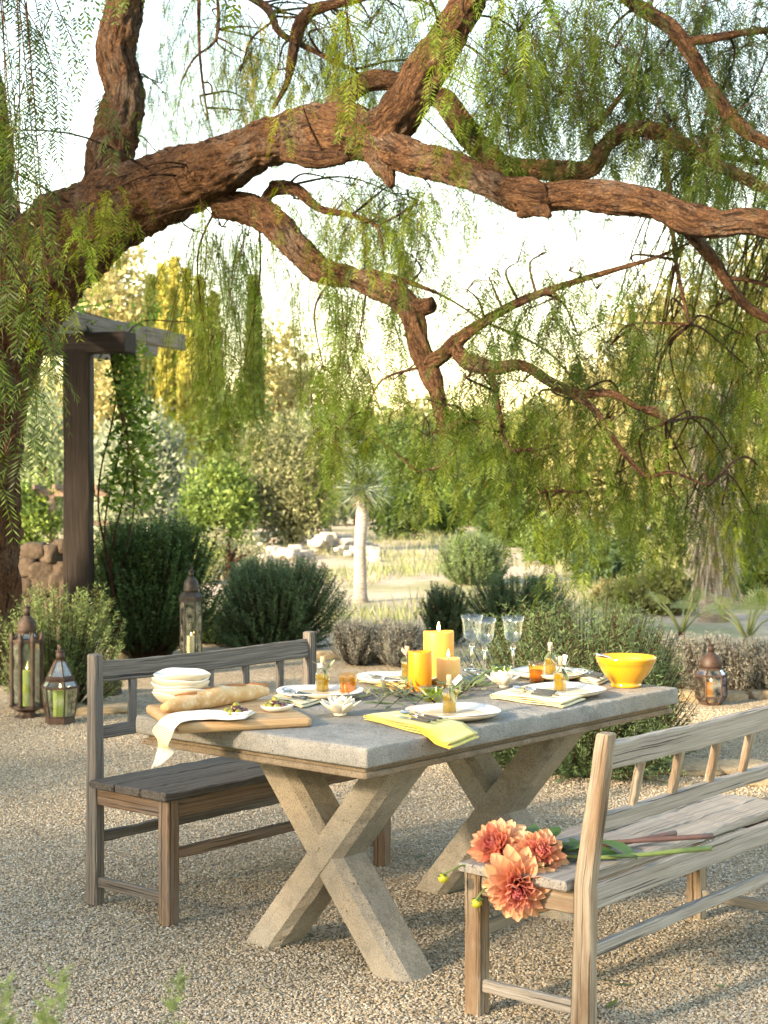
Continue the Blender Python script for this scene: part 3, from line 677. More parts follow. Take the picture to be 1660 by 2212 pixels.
# parts of the crown beyond the picture, left, right and above
for k in range(26):
    CL.append((rng.uniform(-700, -60), rng.uniform(-260, 560), rng.uniform(7.5, 13), 60, 60, 6, .6, 1.3, 'md', 1.25))
for k in range(52):      # unseen clumps added towards the sun to shade the left limb
    X, Yc, Z = rng.uniform(-6.8, -3.4), rng.uniform(6.0, 11.0), rng.uniform(3.2, 6.2)
    CL.append((830 + X / Yc * FPX, HOR - (Z - CAMH) / Yc * FPX, Yc, 90, 70, 9, .7, 1.5, 'md', 1.3))
for k in range(16):
    CL.append((rng.uniform(1720, 2100), rng.uniform(-200, 900), rng.uniform(7.5, 11), 60, 60, 6, .5, 1.0, 'md', 1.25))
for k in range(22):
    CL.append((rng.uniform(0, 1660), rng.uniform(-500, -200), rng.uniform(7.5, 11.5), 70, 50, 6, .4, .7, 'md', 1.25))
CL += [(u_, v_, rng.uniform(9.2, 10.4), 40, 30, 6, .3, .6, tn_, .95) for u_, v_, tn_ in ((600, 20, 'md'), (660, 90, 'lt'), (740, 70, 'md'), (820, 110, 'md'), (870, 20, 'lt'), (560, 130, 'lt'), (780, 0, 'lt'), (700, 10, 'yl'), (920, 40, 'md'), (1050, 110, 'md'), (1040, 200, 'lt'), (1000, 330, 'md'), (840, 400, 'lt'), (900, 440, 'md'), (760, 400, 'lt'))]
CL += [(c[0] + rng.normal(0, 20), c[1] + rng.normal(0, 25), c[2] + .3, *c[3:]) for c in CL if 320 < c[0] < 1000 and c[1] < 330 and c[2] > 8.6]
CL = [(*c[:5], int(c[5] * 1.8 + .5), *c[6:]) if 330 < c[0] < 960 and c[1] > 380 and c[2] > 8.7 else c for c in CL]
CL = [(*c[:5], int(c[5] * 1.5 + .5), *c[6:]) if (390 < c[0] < 560 and c[1] > 450) or (600 < c[0] < 960 and 380 < c[1] < 640) else c for c in CL]
CL = [(*c[:9], c[9] * .82) if c[2] > 9.3 and 0 < c[0] < 1660 else c for c in CL]
CL = [(*c[:5], max(1, int(c[5] * .62)), *c[6:]) if c[0] < 130 and c[1] > 430 and c[2] < 7 else c for c in CL]
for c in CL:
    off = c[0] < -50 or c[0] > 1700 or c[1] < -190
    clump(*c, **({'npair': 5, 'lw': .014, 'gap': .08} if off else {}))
fol.build('foliage', MAT['leaf'], pt, origin=PO)
twigs.v = (np.array(twigs.v) - np.array(PO)).tolist()
twigs.build('twigs', MAT['twig'], pt, kind='stuff')

# ------------------------------------------------------------------ shrubs
def needle_bush(name, base, rx, ry, h, nst, c0, c1, label, cat='shrub', group=None, nl=.024, nw=.0032, per=34, spread=.5, stem_c='twig', lean=0.0, stem_k=1.0, vary=.35, low=.35, up=.55, parent_mat='needle'):
    """many upright leafy stems fanning from a woody base"""
    root = thing(name, base, 0, label, cat, group)
    n = nst; a = rng.random(n) * 6.283; q = np.sqrt(rng.random(n))
    bx, by = .28 * q * rx * np.cos(a), .28 * q * ry * np.sin(a)
    el = rng.random(n) ** .75                        # how far up the dome a stem ends
    a2 = a + rng.normal(0, .5, n)
    top = h * (1 - vary * rng.random(n) ** 1.5)
    lump = 1 + .16 * np.sin(3 * a2 + base[0] * 5) + .12 * np.sin(7 * a2 + 4 * el + base[1]) + .08 * rng.normal(size=n)
    rr = np.cos(el * 1.45) ** .55
    ex, ey, ez = rx * rr * np.cos(a2) * lump, ry * rr * np.sin(a2) * lump, top * (low * .6 + (1 - low * .6) * np.sin(el * 1.5708) ** .9) * (.88 + .12 * lump)
    p0 = np.stack([bx, by, 0 * bx], 1); p3 = np.stack([ex, ey, ez], 1)
    p2 = p3 - np.stack([.25 * rx * np.cos(a2) * rr, .25 * ry * np.sin(a2) * rr, h * .32 + 0 * ex], 1) * up * 1.4; p2[:, 2] = np.maximum(p2[:, 2], .03)
    p1 = p0 + (p2 - p0) * .5
    lv = Leaves(); st = MB()
    s = np.linspace(.30, 1, per)[None, :, None] + rng.normal(0, .008, (n, per, 1)); s = np.clip(s, 0, 1)
    B = (1 - s) ** 3 * p0[:, None] + 3 * (1 - s) ** 2 * s * p1[:, None] + 3 * (1 - s) * s * s * p2[:, None] + s ** 3 * p3[:, None]
    tan = nrm(3 * (1 - s) ** 2 * (p1 - p0)[:, None] + 6 * (1 - s) * s * (p2 - p1)[:, None] + 3 * s * s * (p3 - p2)[:, None])
    f = rng.random((n, 1, 1)); tipk = np.clip((s - .55) / .45, 0, 1)
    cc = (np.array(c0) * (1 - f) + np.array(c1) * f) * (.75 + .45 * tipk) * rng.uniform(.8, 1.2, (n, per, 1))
    for k in range(2):
        rad = nrm(np.cross(tan, rng.normal(size=(n, per, 3))))
        d = nrm(rad * rng.uniform(.6, 1.1, (n, per, 1)) + tan * .65)
        sd = nrm(np.cross(d, rng.normal(size=(n, per, 3))))
        lv.add(B.reshape(-1, 3), d.reshape(-1, 3), sd.reshape(-1, 3), nl * rng.uniform(.7, 1.25, n * per), nw * 1.35, cc.reshape(-1, 3), tri=True)
    for i in range(0, n, 2):
        ss = np.linspace(0, 1, 5)[:, None]
        pth = (1 - ss) ** 3 * p0[i] + 3 * (1 - ss) ** 2 * ss * p1[i] + 3 * (1 - ss) * ss * ss * p2[i] + ss ** 3 * p3[i]
        st.tube(pth.tolist(), [.006 * stem_k, .005 * stem_k, .004 * stem_k, .003 * stem_k, .0015 * stem_k], 3, True, False)
    lv.build('foliage', MAT[parent_mat], root)
    st.build('stems', MAT[stem_c], root, kind='stuff')
    return root
MAT['green_stem'] = m_plain('shrub_green_stem', (.12, .16, .05), .6)
ros0, ros1 = (.045, .085, .03), (.12, .18, .065)
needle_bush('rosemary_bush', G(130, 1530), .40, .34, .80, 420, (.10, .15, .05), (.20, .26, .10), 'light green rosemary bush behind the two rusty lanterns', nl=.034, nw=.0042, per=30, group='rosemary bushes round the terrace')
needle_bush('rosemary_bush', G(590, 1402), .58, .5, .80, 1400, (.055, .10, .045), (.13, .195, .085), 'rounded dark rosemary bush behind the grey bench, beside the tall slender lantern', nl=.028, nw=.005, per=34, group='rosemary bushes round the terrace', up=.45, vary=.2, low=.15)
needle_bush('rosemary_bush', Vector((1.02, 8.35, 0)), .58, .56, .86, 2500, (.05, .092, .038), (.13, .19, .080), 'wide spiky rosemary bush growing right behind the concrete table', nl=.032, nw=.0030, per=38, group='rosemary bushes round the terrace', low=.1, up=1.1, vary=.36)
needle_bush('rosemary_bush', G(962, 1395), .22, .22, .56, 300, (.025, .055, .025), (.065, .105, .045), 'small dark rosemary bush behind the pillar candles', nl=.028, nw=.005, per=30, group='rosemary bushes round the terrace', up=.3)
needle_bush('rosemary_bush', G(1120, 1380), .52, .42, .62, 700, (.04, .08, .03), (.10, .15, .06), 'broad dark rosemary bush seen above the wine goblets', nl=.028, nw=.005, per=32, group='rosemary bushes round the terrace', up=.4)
needle_bush('round_shrub', G(1025, 1262), .46, .4, .72, 800, (.07, .12, .05), (.14, .20, .08), 'mid green dome shaped shrub standing alone on the dry garden ground', nl=.05, nw=.008, per=26, up=.8, low=.5)
needle_bush('dark_shrub', G(315, 1425) + Vector((0, .15, 0)), .52, .45, 1.16, 1500, (.024, .058, .018), (.075, .14, .045), 'tall very dark green shrub at the foot of the pergola post', nl=.024, nw=.012, per=34, up=.4, low=.5, vary=.18)
needle_bush('dark_shrub', G(205, 1395) + Vector((-.3, .3, 0)), .35, .35, .75, 350, (.012, .03, .012), (.03, .06, .02), 'low dark shrub tucked behind the pergola post', nl=.022, nw=.011, per=24, up=.4, low=.5)
def lavender(u, v, r, h, label, n=420):
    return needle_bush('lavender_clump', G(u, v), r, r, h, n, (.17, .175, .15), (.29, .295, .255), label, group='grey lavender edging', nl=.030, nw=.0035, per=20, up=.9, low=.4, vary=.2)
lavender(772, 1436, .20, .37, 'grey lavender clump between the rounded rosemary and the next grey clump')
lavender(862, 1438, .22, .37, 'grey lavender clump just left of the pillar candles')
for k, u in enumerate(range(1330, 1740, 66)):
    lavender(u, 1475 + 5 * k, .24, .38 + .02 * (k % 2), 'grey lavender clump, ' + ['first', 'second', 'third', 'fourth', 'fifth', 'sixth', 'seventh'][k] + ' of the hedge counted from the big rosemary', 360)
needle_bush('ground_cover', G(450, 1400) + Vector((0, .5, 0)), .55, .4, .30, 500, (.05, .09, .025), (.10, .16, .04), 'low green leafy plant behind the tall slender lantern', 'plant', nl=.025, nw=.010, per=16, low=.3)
needle_bush('foreground_shrub', Vector((-.31, 1.72, 0)), .20, .10, .98, 80, (.12, .17, .05), (.22, .28, .09), 'out of focus pale green shrub tips in front of the grey bench', nl=.022, nw=.0035, per=80, low=.95, up=.2, vary=.30, stem_c='green_stem', stem_k=.3)

# ------------------------------------------------------------------ trees and bushes in the garden
def crown(parent, cx, rx, ry, rz, zc, nclump, nleaf, size, c0, c1, name='crown', shell=.5, aspect=.5, lean=None):
    lv = Leaves()
    d = rvec(nclump); q = shell + (1 - shell) * rng.random((nclump, 1)) ** .6
    lump = 1 + .22 * np.array([noise.noise(Vector(x) * 1.7 + Vector((cx, zc, rx))) for x in d.tolist()])[:, None]
    cen = d * q * lump * np.array([rx, ry, rz]) + np.array([0, 0, zc])
    cr = .20 * (rx + rz) / 2 * rng.uniform(.6, 1.4, (nclump, 1, 1))
    off = rng.normal(size=(nclump, nleaf, 3)) * cr * .8
    pos = cen[:, None] + off; pos[..., 2] = np.maximum(pos[..., 2], .05)
    f = rng.random((nclump, 1, 1))
    cc = (np.array(c0) * (1 - f) + np.array(c1) * f) * rng.uniform(.75, 1.25, (nclump, nleaf, 1))
    n = nclump * nleaf
    dd = nrm(rvec(n) + np.array([0, 0, .3]) + nrm(off.reshape(-1, 3)) * .6)
    sd = nrm(np.cross(dd, rvec(n)))
    lv.add(pos.reshape(-1, 3), dd, sd, size * rng.uniform(.7, 1.5, n), size * aspect * 1.25, cc.reshape(-1, 3), tri=True)
    return lv.build(name, MAT['far_leaf'], parent)
def tree(name, u, vtop, vbase, wpx, Y, c0, c1, label, cat='tree', group=None, size=.10, nclump=70, nleaf=70, trunk=.10, zlow=.25, base=None, shell=.5, aspect=.5):
    """a garden tree from its picture extent at the distance Y, standing on the ground"""
    c = P(u, 1031, Y); gz = ground_z(c.x, Y); h = P(u, vtop, Y).z - gz; r = wpx / 2 * Y / FPX
    root = thing(name, (c.x, Y, gz), 0, label, cat, group)
    m = MB(); tp = [(0, 0, -.1), (.04 * r, 0, h * .3), (-.05 * r, .03 * r, h * .55), (0, 0, h * .8)]
    m.tube(tp, [trunk, trunk * .75, trunk * .5, trunk * .15], 7, True, True, .1)
    for k in range(5):
        a = k * 1.3 + u; m.tube([(0, 0, h * (.2 + .08 * k)), (.35 * r * math.cos(a), .35 * r * math.sin(a), h * (.4 + .07 * k)), (.7 * r * math.cos(a), .7 * r * math.sin(a), h * (.55 + .07 * k))], [trunk * .5, trunk * .35, trunk * .1], 5, True, False)
    m.build('trunk', MAT['twig'], root)
    zc = h * (1 + zlow) / 2; crown(root, u, r, r, h * (1 - zlow) / 2, zc, nclump, nleaf, size, c0, c1, 'crown', shell, aspect)
    return root
OL0, OL1 = (.16, .20, .13), (.32, .36, .26)  # olive tints paled, background haze put into the colour
GR0, GR1 = (.06, .11, .03), (.15, .22, .05)
YL0, YL1 = (.24, .235, .10), (.40, .375, .18)
DK0, DK1 = (.03, .06, .02), (.07, .11, .04)
BT = 'trees across the garden'
tree('olive_tree', 310, 885, 1140, 175, 36, OL0, OL1, 'silvery olive tree right of the pergola post', group=BT, size=.13, nclump=110, nleaf=90, zlow=.05)
tree('olive_tree', 235, 930, 1140, 120, 38, OL0, OL1, 'smaller silvery olive tree half behind the pergola vine', group=BT, size=.13, nclump=70, nleaf=70, zlow=.05)
tree('oak_tree', 630, 915, 1165, 215, 33, (.13, .15, .075), (.24, .25, .13), 'round greyish green oak behind the heap of pale rocks', group=BT, size=.10, nclump=150, nleaf=90, zlow=.12)
tree('green_bush', 470, 1010, 1170, 150, 32, GR0, (.20, .28, .07), 'bright green bush between the olive tree and the round oak', 'bush', size=.11, nclump=80, nleaf=70, zlow=.0)
tree('green_bush', 395, 1000, 1130, 110, 42, (.10, .15, .05), (.22, .27, .09), 'pale green bush behind the bright one', 'bush', size=.11, nclump=70, nleaf=60, zlow=.0)
tree('dark_bush', 415, 1065, 1150, 85, 34, (.05, .07, .055), (.10, .13, .10), 'dark grey green bush under the olive tree', 'bush', size=.10, nclump=50, nleaf=60, zlow=.0)
tree('golden_tree', 605, 735, 1000, 170, 66, YL0, YL1, 'sunlit golden tree far beyond the round oak', group=BT, size=.28, nclump=100, nleaf=60, zlow=.1)
tree('golden_tree', 255, 545, 1000, 200, 72, YL0, YL1, 'tall glowing yellow tree standing behind the cypresses', group=BT, size=.32, nclump=140, nleaf=60, zlow=.1)
tree('green_tree', 520, 830, 1050, 150, 58, GR0, (.16, .20, .07), 'green tree at the foot of the cypress row', group=BT, size=.22, nclump=80, nleaf=60, zlow=.0)
tree('grey_tree', 690, 900, 1060, 120, 50, OL0, OL1, 'grey leaved tree just beyond the round oak', group=BT, size=.18, nclump=80, nleaf=60, zlow=.0)
tree('green_tree', 770, 870, 1080, 150, 52, (.09, .14, .05), (.18, .24, .08), 'soft green tree directly behind the yucca', group=BT, size=.18, nclump=90, nleaf=60, zlow=.0)
tree('green_tree', 100, 850, 1120, 190, 44, OL0, (.20, .26, .12), 'grey green tree between the pepper trunk and the pergola post', group=BT, size=.16, nclump=90, nleaf=60, zlow=.0)
tree('green_bush', 60, 1040, 1140, 120, 30, GR0, (.20, .28, .06), 'bright green bush behind the pepper trunk', 'bush', size=.10, nclump=60, nleaf=60, zlow=.0)
tree('green_tree', 900, 930, 1120, 170, 48, (.06, .10, .035), (.13, .19, .06), 'leafy green tree right of the yucca crown', group=BT, size=.17, nclump=90, nleaf=60, zlow=.0)
tree('green_bush', 860, 1045, 1135, 110, 40, DK0, (.10, .16, .05), 'dark green hedge bush right of the yucca trunk', 'bush', size=.13, nclump=60, nleaf=60, zlow=.0)
tree('green_bush', 960, 1055, 1140, 130, 42, GR0, GR1, 'mid green hedge bush above the dome shaped shrub', 'bush', size=.13, nclump=60, nleaf=60, zlow=.0)
tree('green_tree', 1030, 960, 1140, 160, 52, (.08, .13, .04), (.18, .24, .07), 'green tree behind the hedge bushes', group=BT, size=.18, nclump=80, nleaf=60, zlow=.0)
tree('golden_tree', 1130, 900, 1160, 200, 56, (.14, .17, .05), (.32, .33, .09), 'pale gold tree seen through the hanging sprays', group=BT, size=.2, nclump=90, nleaf=60, zlow=.0)
tree('green_bush', 1120, 1080, 1190, 140, 36, GR0, (.18, .25, .08), 'light green bush below the pale gold tree', 'bush', size=.12, nclump=70, nleaf=60, zlow=.0)
tree('golden_tree', 1290, 800, 1180, 240, 44, (.17, .18, .07), (.34, .32, .14), 'yellow green tree behind the thick of the sprays', group=BT, size=.2, nclump=120, nleaf=60, zlow=.0)
tree('golden_tree', 1470, 620, 1200, 300, 38, YL0, YL1, 'large golden tree behind the right hand curtain of leaves', group=BT, size=.2, nclump=170, nleaf=60, zlow=.05)
tree('golden_tree', 1680, 520, 1200, 300, 34, (.17, .18, .07), (.33, .31, .14), 'golden tree at the far right beyond the lavender hedge', group=BT, size=.18, nclump=170, nleaf=60, zlow=.05)
tree('dark_bush', 1310, 1170, 1295, 150, 22, (.035, .075, .04), (.085, .14, .075), 'bluish dark green bush beyond the big rosemary', 'bush', size=.09, nclump=70, nleaf=70, zlow=.0)
tree('pale_bush', 1420, 1235, 1350, 180, 18, (.14, .16, .055), (.26, .27, .10), 'pale yellow green bush beyond the lavender hedge', 'bush', size=.055, nclump=90, nleaf=90, zlow=.0)
tree('pale_bush', 1340, 1265, 1345, 110, 19, (.15, .15, .06), (.25, .22, .10), 'straw coloured bush beside the pale yellow one', 'bush', size=.055, nclump=50, nleaf=80, zlow=.0)
tree('green_bush', 1220, 1130, 1250, 160, 28, (.07, .12, .04), (.16, .23, .08), 'fresh green bush behind the hanging spray tips', 'bush', size=.10, nclump=70, nleaf=60, zlow=.0)
tree('green_bush', 1430, 1080, 1260, 200, 27, (.10, .14, .05), (.24, .28, .10), 'feathery green bush left of the shaggy palm', 'bush', size=.11, nclump=80, nleaf=60, zlow=.0)
tree('green_bush', 1640, 1110, 1330, 200, 20, (.05, .09, .03), (.13, .18, .07), 'dense green bush right of the shaggy palm', 'bush', size=.09, nclump=80, nleaf=70, zlow=.0)
tree('pale_bush', 495, 1150, 1230, 150, 24, (.16, .17, .10), (.27, .27, .17), 'straggly grey bush in front of the pale rocks', 'bush', size=.05, nclump=50, nleaf=50, zlow=.0)
tree('pale_bush', 425, 1165, 1225, 120, 23, (.15, .19, .06), (.27, .30, .12), 'low pale bush behind the dark shrub', 'bush', size=.05, nclump=50, nleaf=50, zlow=.0)
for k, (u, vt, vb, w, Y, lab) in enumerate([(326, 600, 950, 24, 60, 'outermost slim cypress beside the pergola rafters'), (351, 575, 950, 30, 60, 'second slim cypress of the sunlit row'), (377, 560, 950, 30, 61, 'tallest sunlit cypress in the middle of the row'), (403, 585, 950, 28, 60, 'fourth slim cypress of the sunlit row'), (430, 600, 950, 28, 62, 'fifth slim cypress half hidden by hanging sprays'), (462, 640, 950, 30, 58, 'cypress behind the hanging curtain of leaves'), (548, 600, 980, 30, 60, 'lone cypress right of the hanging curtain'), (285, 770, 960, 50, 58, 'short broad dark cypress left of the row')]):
    c = P(u, 1031, Y); gz = ground_z(c.x, Y); h = P(u, vt, Y).z - gz; r = w / 2 * Y / FPX
    root = thing('cypress_tree', (c.x, Y, gz), 0, lab, 'tree', 'cypresses in a row')
    MB().tube([(0, 0, -.1), (0, 0, h * .5), (0, 0, h * .9)], [.14, .1, .03], 7).build('trunk', MAT['twig'], root)
    lv = Leaves(); n = 5200
    z = rng.random(n); a = rng.random(n) * 6.283; prof = np.minimum(1, (1 - z) * 2.2) ** .6 * np.minimum(1, .75 + z * 2)
    rr = r * prof * (.62 + .38 * rng.random(n) ** .5) * (1 + .12 * np.sin(z * 40 + 3 * a))
    pos = np.stack([rr * np.cos(a), rr * np.sin(a), .15 + z * (h - .25)], 1)
    d = nrm(np.stack([np.cos(a) * .5, np.sin(a) * .5, np.ones(n)], 1) + rng.normal(0, .3, (n, 3))); sd = nrm(np.cross(d, rvec(n)))
    cc = (np.array((.12, .15, .045)) if k in (0, 5, 6, 7) else np.array((.42, .41, .12))) * rng.uniform(.6, 1.35, (n, 1))  # sunlit cypresses get a brighter yellow, the sunlight put into the colour
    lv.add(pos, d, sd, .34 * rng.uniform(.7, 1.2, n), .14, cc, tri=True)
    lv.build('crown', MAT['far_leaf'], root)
# far wood closing the view
for k in range(30):
    u = -150 + 68 * k + rng.normal(0, 15); Y = rng.uniform(80, 120)
    far = ['hazy far tree on the rise beyond the garden']
    tree('far_tree', u, rng.uniform(850, 930) if 560 < u < 1200 else rng.uniform(780, 900), 1000, rng.uniform(120, 190), Y, (.11, .14, .05), (.26, .27, .10), far[0], group='far trees on the rise', size=.42, nclump=50, nleaf=45, zlow=.0)

# unseen shrubs added on the sunward side, outside the picture, to shade the terrace
for k, lab in enumerate(['tall broad shrub starting the screen behind the photographer', 'tall broad shrub of the screen right behind the photographer', 'tall broad shrub of the screen at its thickest', 'tall broad shrub of the screen beside the terrace', 'tall broad shrub of the screen nearer the pepper tree', 'tall broad shrub ending the screen by the pepper crown']):
    x, y, w, h = -2.2 - 1.35 * k, -2.3 + 1.35 * k, 2.2, 3.35 + .15 * (k % 2)
    root = thing('screen_shrub', (x, y, 0), 0, lab, 'shrub', 'screen of shrubs beside the terrace')
    m = MB()
    for j in range(6):
        a = j * 1.05; m.tube([(0, 0, -.05), (.3 * math.cos(a), .3 * math.sin(a), h * .35), (.7 * math.cos(a), .7 * math.sin(a), h * .75)], [.05, .035, .01], 6)
    m.build('stems', MAT['twig'], root); crown(root, x + y, w * .62, w * .62, h * .5, h * .5, 85, 34, .15, GR0, GR1, 'crown', .3)

# dry grass and weeds
gl = Leaves(); n = 26000
Yg = 15 + 26 * rng.random(n); Xg = (rng.random(n) - .5) * Yg * .62
keep = np.array([noise.noise(Vector((x * .35, y * .22, 7))) > .02 for x, y in zip(Xg, Yg)])
Xg, Yg = Xg[keep], Yg[keep]; n = len(Xg)
zz = np.array([ground_z(x, y) for x, y in zip(Xg, Yg)])
d = nrm(rng.normal(0, .3, (n, 3)) * np.array([1, 1, 0]) + np.array([0, 0, 1.0])); sd = nrm(np.cross(d, rvec(n)))
mixc = rng.random((n, 1)); cc = np.array((.13, .18, .055)) * mixc + np.array((.30, .29, .17)) * (1 - mixc)
gl.add(np.stack([Xg, Yg, zz], 1), d, sd, rng.uniform(.08, .30, n), .018, cc, .3)
gl.build('dry_grass', MAT['far_leaf'], label='tufts of green and straw coloured grass on the dry garden ground', cat='grass')

# ------------------------------------------------------------------ yucca and palm
yb = G(778, 1300); yc = thing('yucca_tree', (yb.x, yb.y, ground_z(yb.x, yb.y)), 0, 'pale trunked yucca with a ball of blue green spikes', 'tree')
hz = P(790, 1065, yb.y).z - yc.location.z
mt = T('yucca_trunk'); g = mt.gc((60, 9, 9)); f_ = mt.noise(g, 1.2, 6, .65)
MAT['yucca'] = mt.done(mt.pb(mt.ramp(f_, [(.3, (.15, .12, .10)), (.6, (.38, .335, .29))]), .9, mt.bump(f_, .6, .02)))
MB().tube([(0, 0, -.05), (.005, 0, .10), (0, 0, .5 * hz), (.05, 0, hz)], [.12, .085, .07, .08], 14, True, True, .06).build('trunk', MAT['yucca'], yc)
lv = Leaves(); n = 420; d = nrm(rng.normal(size=(n, 3)) + np.array([0, 0, .35])); sd = nrm(np.cross(d, rvec(n)))
lv.add(np.tile((.06, 0, hz + .06), (n, 1)) + d * .05, d, sd, rng.uniform(.30, .42, n), .016, np.array((.16, .21, .16)) * rng.uniform(.6, 1.4, (n, 1)), .3)
lv.build('crown', MAT['needle'], yc, kind=None)
lv = Leaves(); n = 160; d = nrm(rng.normal(size=(n, 3)) * np.array([1, 1, .3]) + np.array([0, 0, -1.1])); sd = nrm(np.cross(d, rvec(n)))
lv.add(np.tile((.06, 0, hz + .03), (n, 1)), d, sd, rng.uniform(.15, .30, n), .014, np.array((.38, .31, .18)) * rng.uniform(.6, 1.3, (n, 1)), .3)
lv.build('dead_leaves', MAT['needle'], yc, kind=None)
pb_ = P(1545, 1031, 17); pm = thing('fan_palm', (pb_.x, 17, ground_z(pb_.x, 17)), 0, 'fan palm with a shaggy grey trunk beyond the lavender hedge', 'tree')
MB().tube([(0, 0, -.05), (0, 0, .6), (.03, 0, 1.6), (0, 0, 2.5)], [.16, .13, .14, .10], 14, True, True, .12).build('trunk', MAT['yucca'], pm)
lv = Leaves(); n = 1500; a = rng.random(n) * 6.283; z = .55 + 2.0 * rng.random(n)
d = nrm(np.stack([np.cos(a) * .25, np.sin(a) * .25, -np.ones(n)], 1) + rng.normal(0, .12, (n, 3))); sd = nrm(np.cross(d, rvec(n)))
rr = .13 + .10 * rng.random(n) * np.minimum(1, z - .4)
lv.add(np.stack([rr * np.cos(a), rr * np.sin(a), z], 1), d, sd, rng.uniform(.2, .5, n), .03, np.array((.42, .37, .31)) * rng.uniform(.5, 1.2, (n, 1)), .3)
lv.build('dead_frond_skirt', MAT['needle'], pm, kind='stuff')
def fan(parent, base, d, r, c, name='frond', stalk=.4):
    d = Vector(d).normalized(); sd = d.cross(Vector((0, 0, 1))).normalized(); base = Vector(base); tip = base + d * stalk
    m = MB(); m.tube([tuple(base), tuple(base + d * stalk * .5 + Vector((0, 0, .04))), tuple(tip)], [.012, .009, .007], 5)
    up = sd.cross(d).normalized()
    k = 16
    for i in range(k):
        a = (i / (k - 1) - .5) * 2.9; e = d * math.cos(a) + sd * math.sin(a)
        L = r * (.75 + .25 * math.cos(a * .7)); w = e.cross(up).normalized() * L * .03
        mid = tip + e * L * .5 + up * .03 * r; end = tip + e * L - Vector((0, 0, .18 * L))
        m.add([tip, mid + w, end, mid - w], [(0, 1, 2, 3)])
    o = m.build(name, c, parent); return o
tt_ = T('palm_frond'); MAT['frond'] = tt_.done(tt_.n('MixShader', {0: .3, 1: tt_.pb(tt_.mix(tt_.noise(tt_.obj(), 3), (.17, .23, .09), (.34, .36, .16)), .5), 2: tt_.n('BsdfTranslucent', {0: (.25, .33, .08, 1)})}))
for k in range(16):
    a = k * 2.4; fan(pm, (0, 0, 2.5), (math.cos(a), math.sin(a), .8 - .09 * k), .7, MAT['frond'], stalk=.7)
for k, (u, v, lab) in enumerate([(1615, 1400, 'low fan palm with pale green blades behind the lavender hedge'), (1500, 1385, 'small bright fan palm beside the squat blue lantern')]):
    b = P(u, v, 14.2); r0 = thing('dwarf_palm', (b.x, 14.2 + k * .6, ground_z(b.x, 14.2)), 0, lab, 'plant')
    MB().tube([(0, 0, -.02), (0, 0, .04), (0, 0, .10)], [.05, .04, .03], 8, True, True, .15).build('stem', MAT['twig'], r0)
    for j in range(9 - 3 * k):
        a = j * 2.4 + .4; fan(r0, (0, 0, .08), (math.cos(a), math.sin(a), .7 + .6 * (j % 3)), .25 - .04 * k, MAT['frond'], stalk=.36)

# ------------------------------------------------------------------ climbing vine on the pergola
vn = thing('climbing_vine', Vector(pg.location) + Vector((.16, .1, 0)), 0, 'leafy green vine climbing the pergola post and over its rafters', 'vine')
vm = MB(); lv = Leaves(); VO = np.array(vn.location)
paths = []
for k in range(4):
    q = [(.10 * math.sin(k * 2), .04, .02)]
    for i in range(1, 9): q.append((.05 + .07 * math.sin(k + i * 1.1) + .05 * k, .02 + .06 * math.cos(i + k), .32 * i))
    paths.append(np.array([(*p_, .008) for p_ in q]))
paths.append(np.array([(.1, 0, 2.5, .008), (.25, .4, 2.80, .007), (.5, .9, 2.86, .006), (.75, 1.5, 2.9, .004)]))
paths.append(np.array([(.0, 0, 2.6, .008), (-.2, -.2, 2.86, .007), (-.3, .5, 2.92, .006), (-.1, 1.2, 2.9, .004)]))
for k, pth in enumerate(paths):
    s_ = spline(pth, 5); vm.tube(s_[:, :3].tolist(), s_[:, 3].tolist(), 5, True, False)
    n = 300; idx = rng.integers(len(s_) // 2 if k < 4 else 0, len(s_), n); b = s_[idx, :3] + rng.normal(0, .05, (n, 3)) + np.abs(rng.normal(0, .10 if k < 4 else .03, (n, 1))) * np.array([1, 0, 0])
    d = nrm(rvec(n) + np.array([.5, -.2, -.3])); sd = nrm(np.cross(d, rvec(n)))
    if k >= 4: b, d, sd, n = b[:70] + np.array([0, 0, .05]), d[:70], sd[:70], 70
    lv.add(b, d, sd, rng.uniform(.05, .10, n), .034, np.array((.08, .14, .03)) * rng.uniform(.5, 1.7, (n, 1)))
vm.build('stems', MAT['twig'], vn); lv.build('foliage', MAT['leaf'], vn)

# ------------------------------------------------------------------ stones
def rock_mesh(seed, flat=.6, sub=3):
    import bmesh
    bm = bmesh.new(); bmesh.ops.create_icosphere(bm, subdivisions=sub, radius=1)
    o = Vector((seed * 3.1, seed * 1.7, 0))
    for v in bm.verts:
        p_ = v.co.copy(); k = 1 + .28 * noise.noise(p_ * 1.1 + o) + .12 * noise.noise(p_ * 2.6 + o)
        q = [max(-.72, min(.72, c)) for c in p_ * k]
        v.co = Vector((q[0], q[1], q[2] * flat)) + p_ * .06 * noise.noise(p_ * 6 + o)
    for f in bm.faces: f.smooth = True
    me = bpy.data.meshes.new('stone'); bm.to_mesh(me); bm.free(); return me
RM = [rock_mesh(s) for s in range(7)]
RMm = {}
def rock(name, p, sx, sy, sz, mat, label, cat='stone', group=None, rz=None):
    k = random.randrange(7)
    if (k, mat) not in RMm:
        m_ = RM[k].copy(); m_.materials.append(MAT[mat]); RMm[(k, mat)] = m_
    o = link(name, RMm[(k, mat)]); o.location = p; o.scale = (sx, sy, sz); o.rotation_euler = (0, 0, random.uniform(0, 6) if rz is None else rz)
    return tag(o, label, cat, group)
EDG = 'sandstone edging stones'
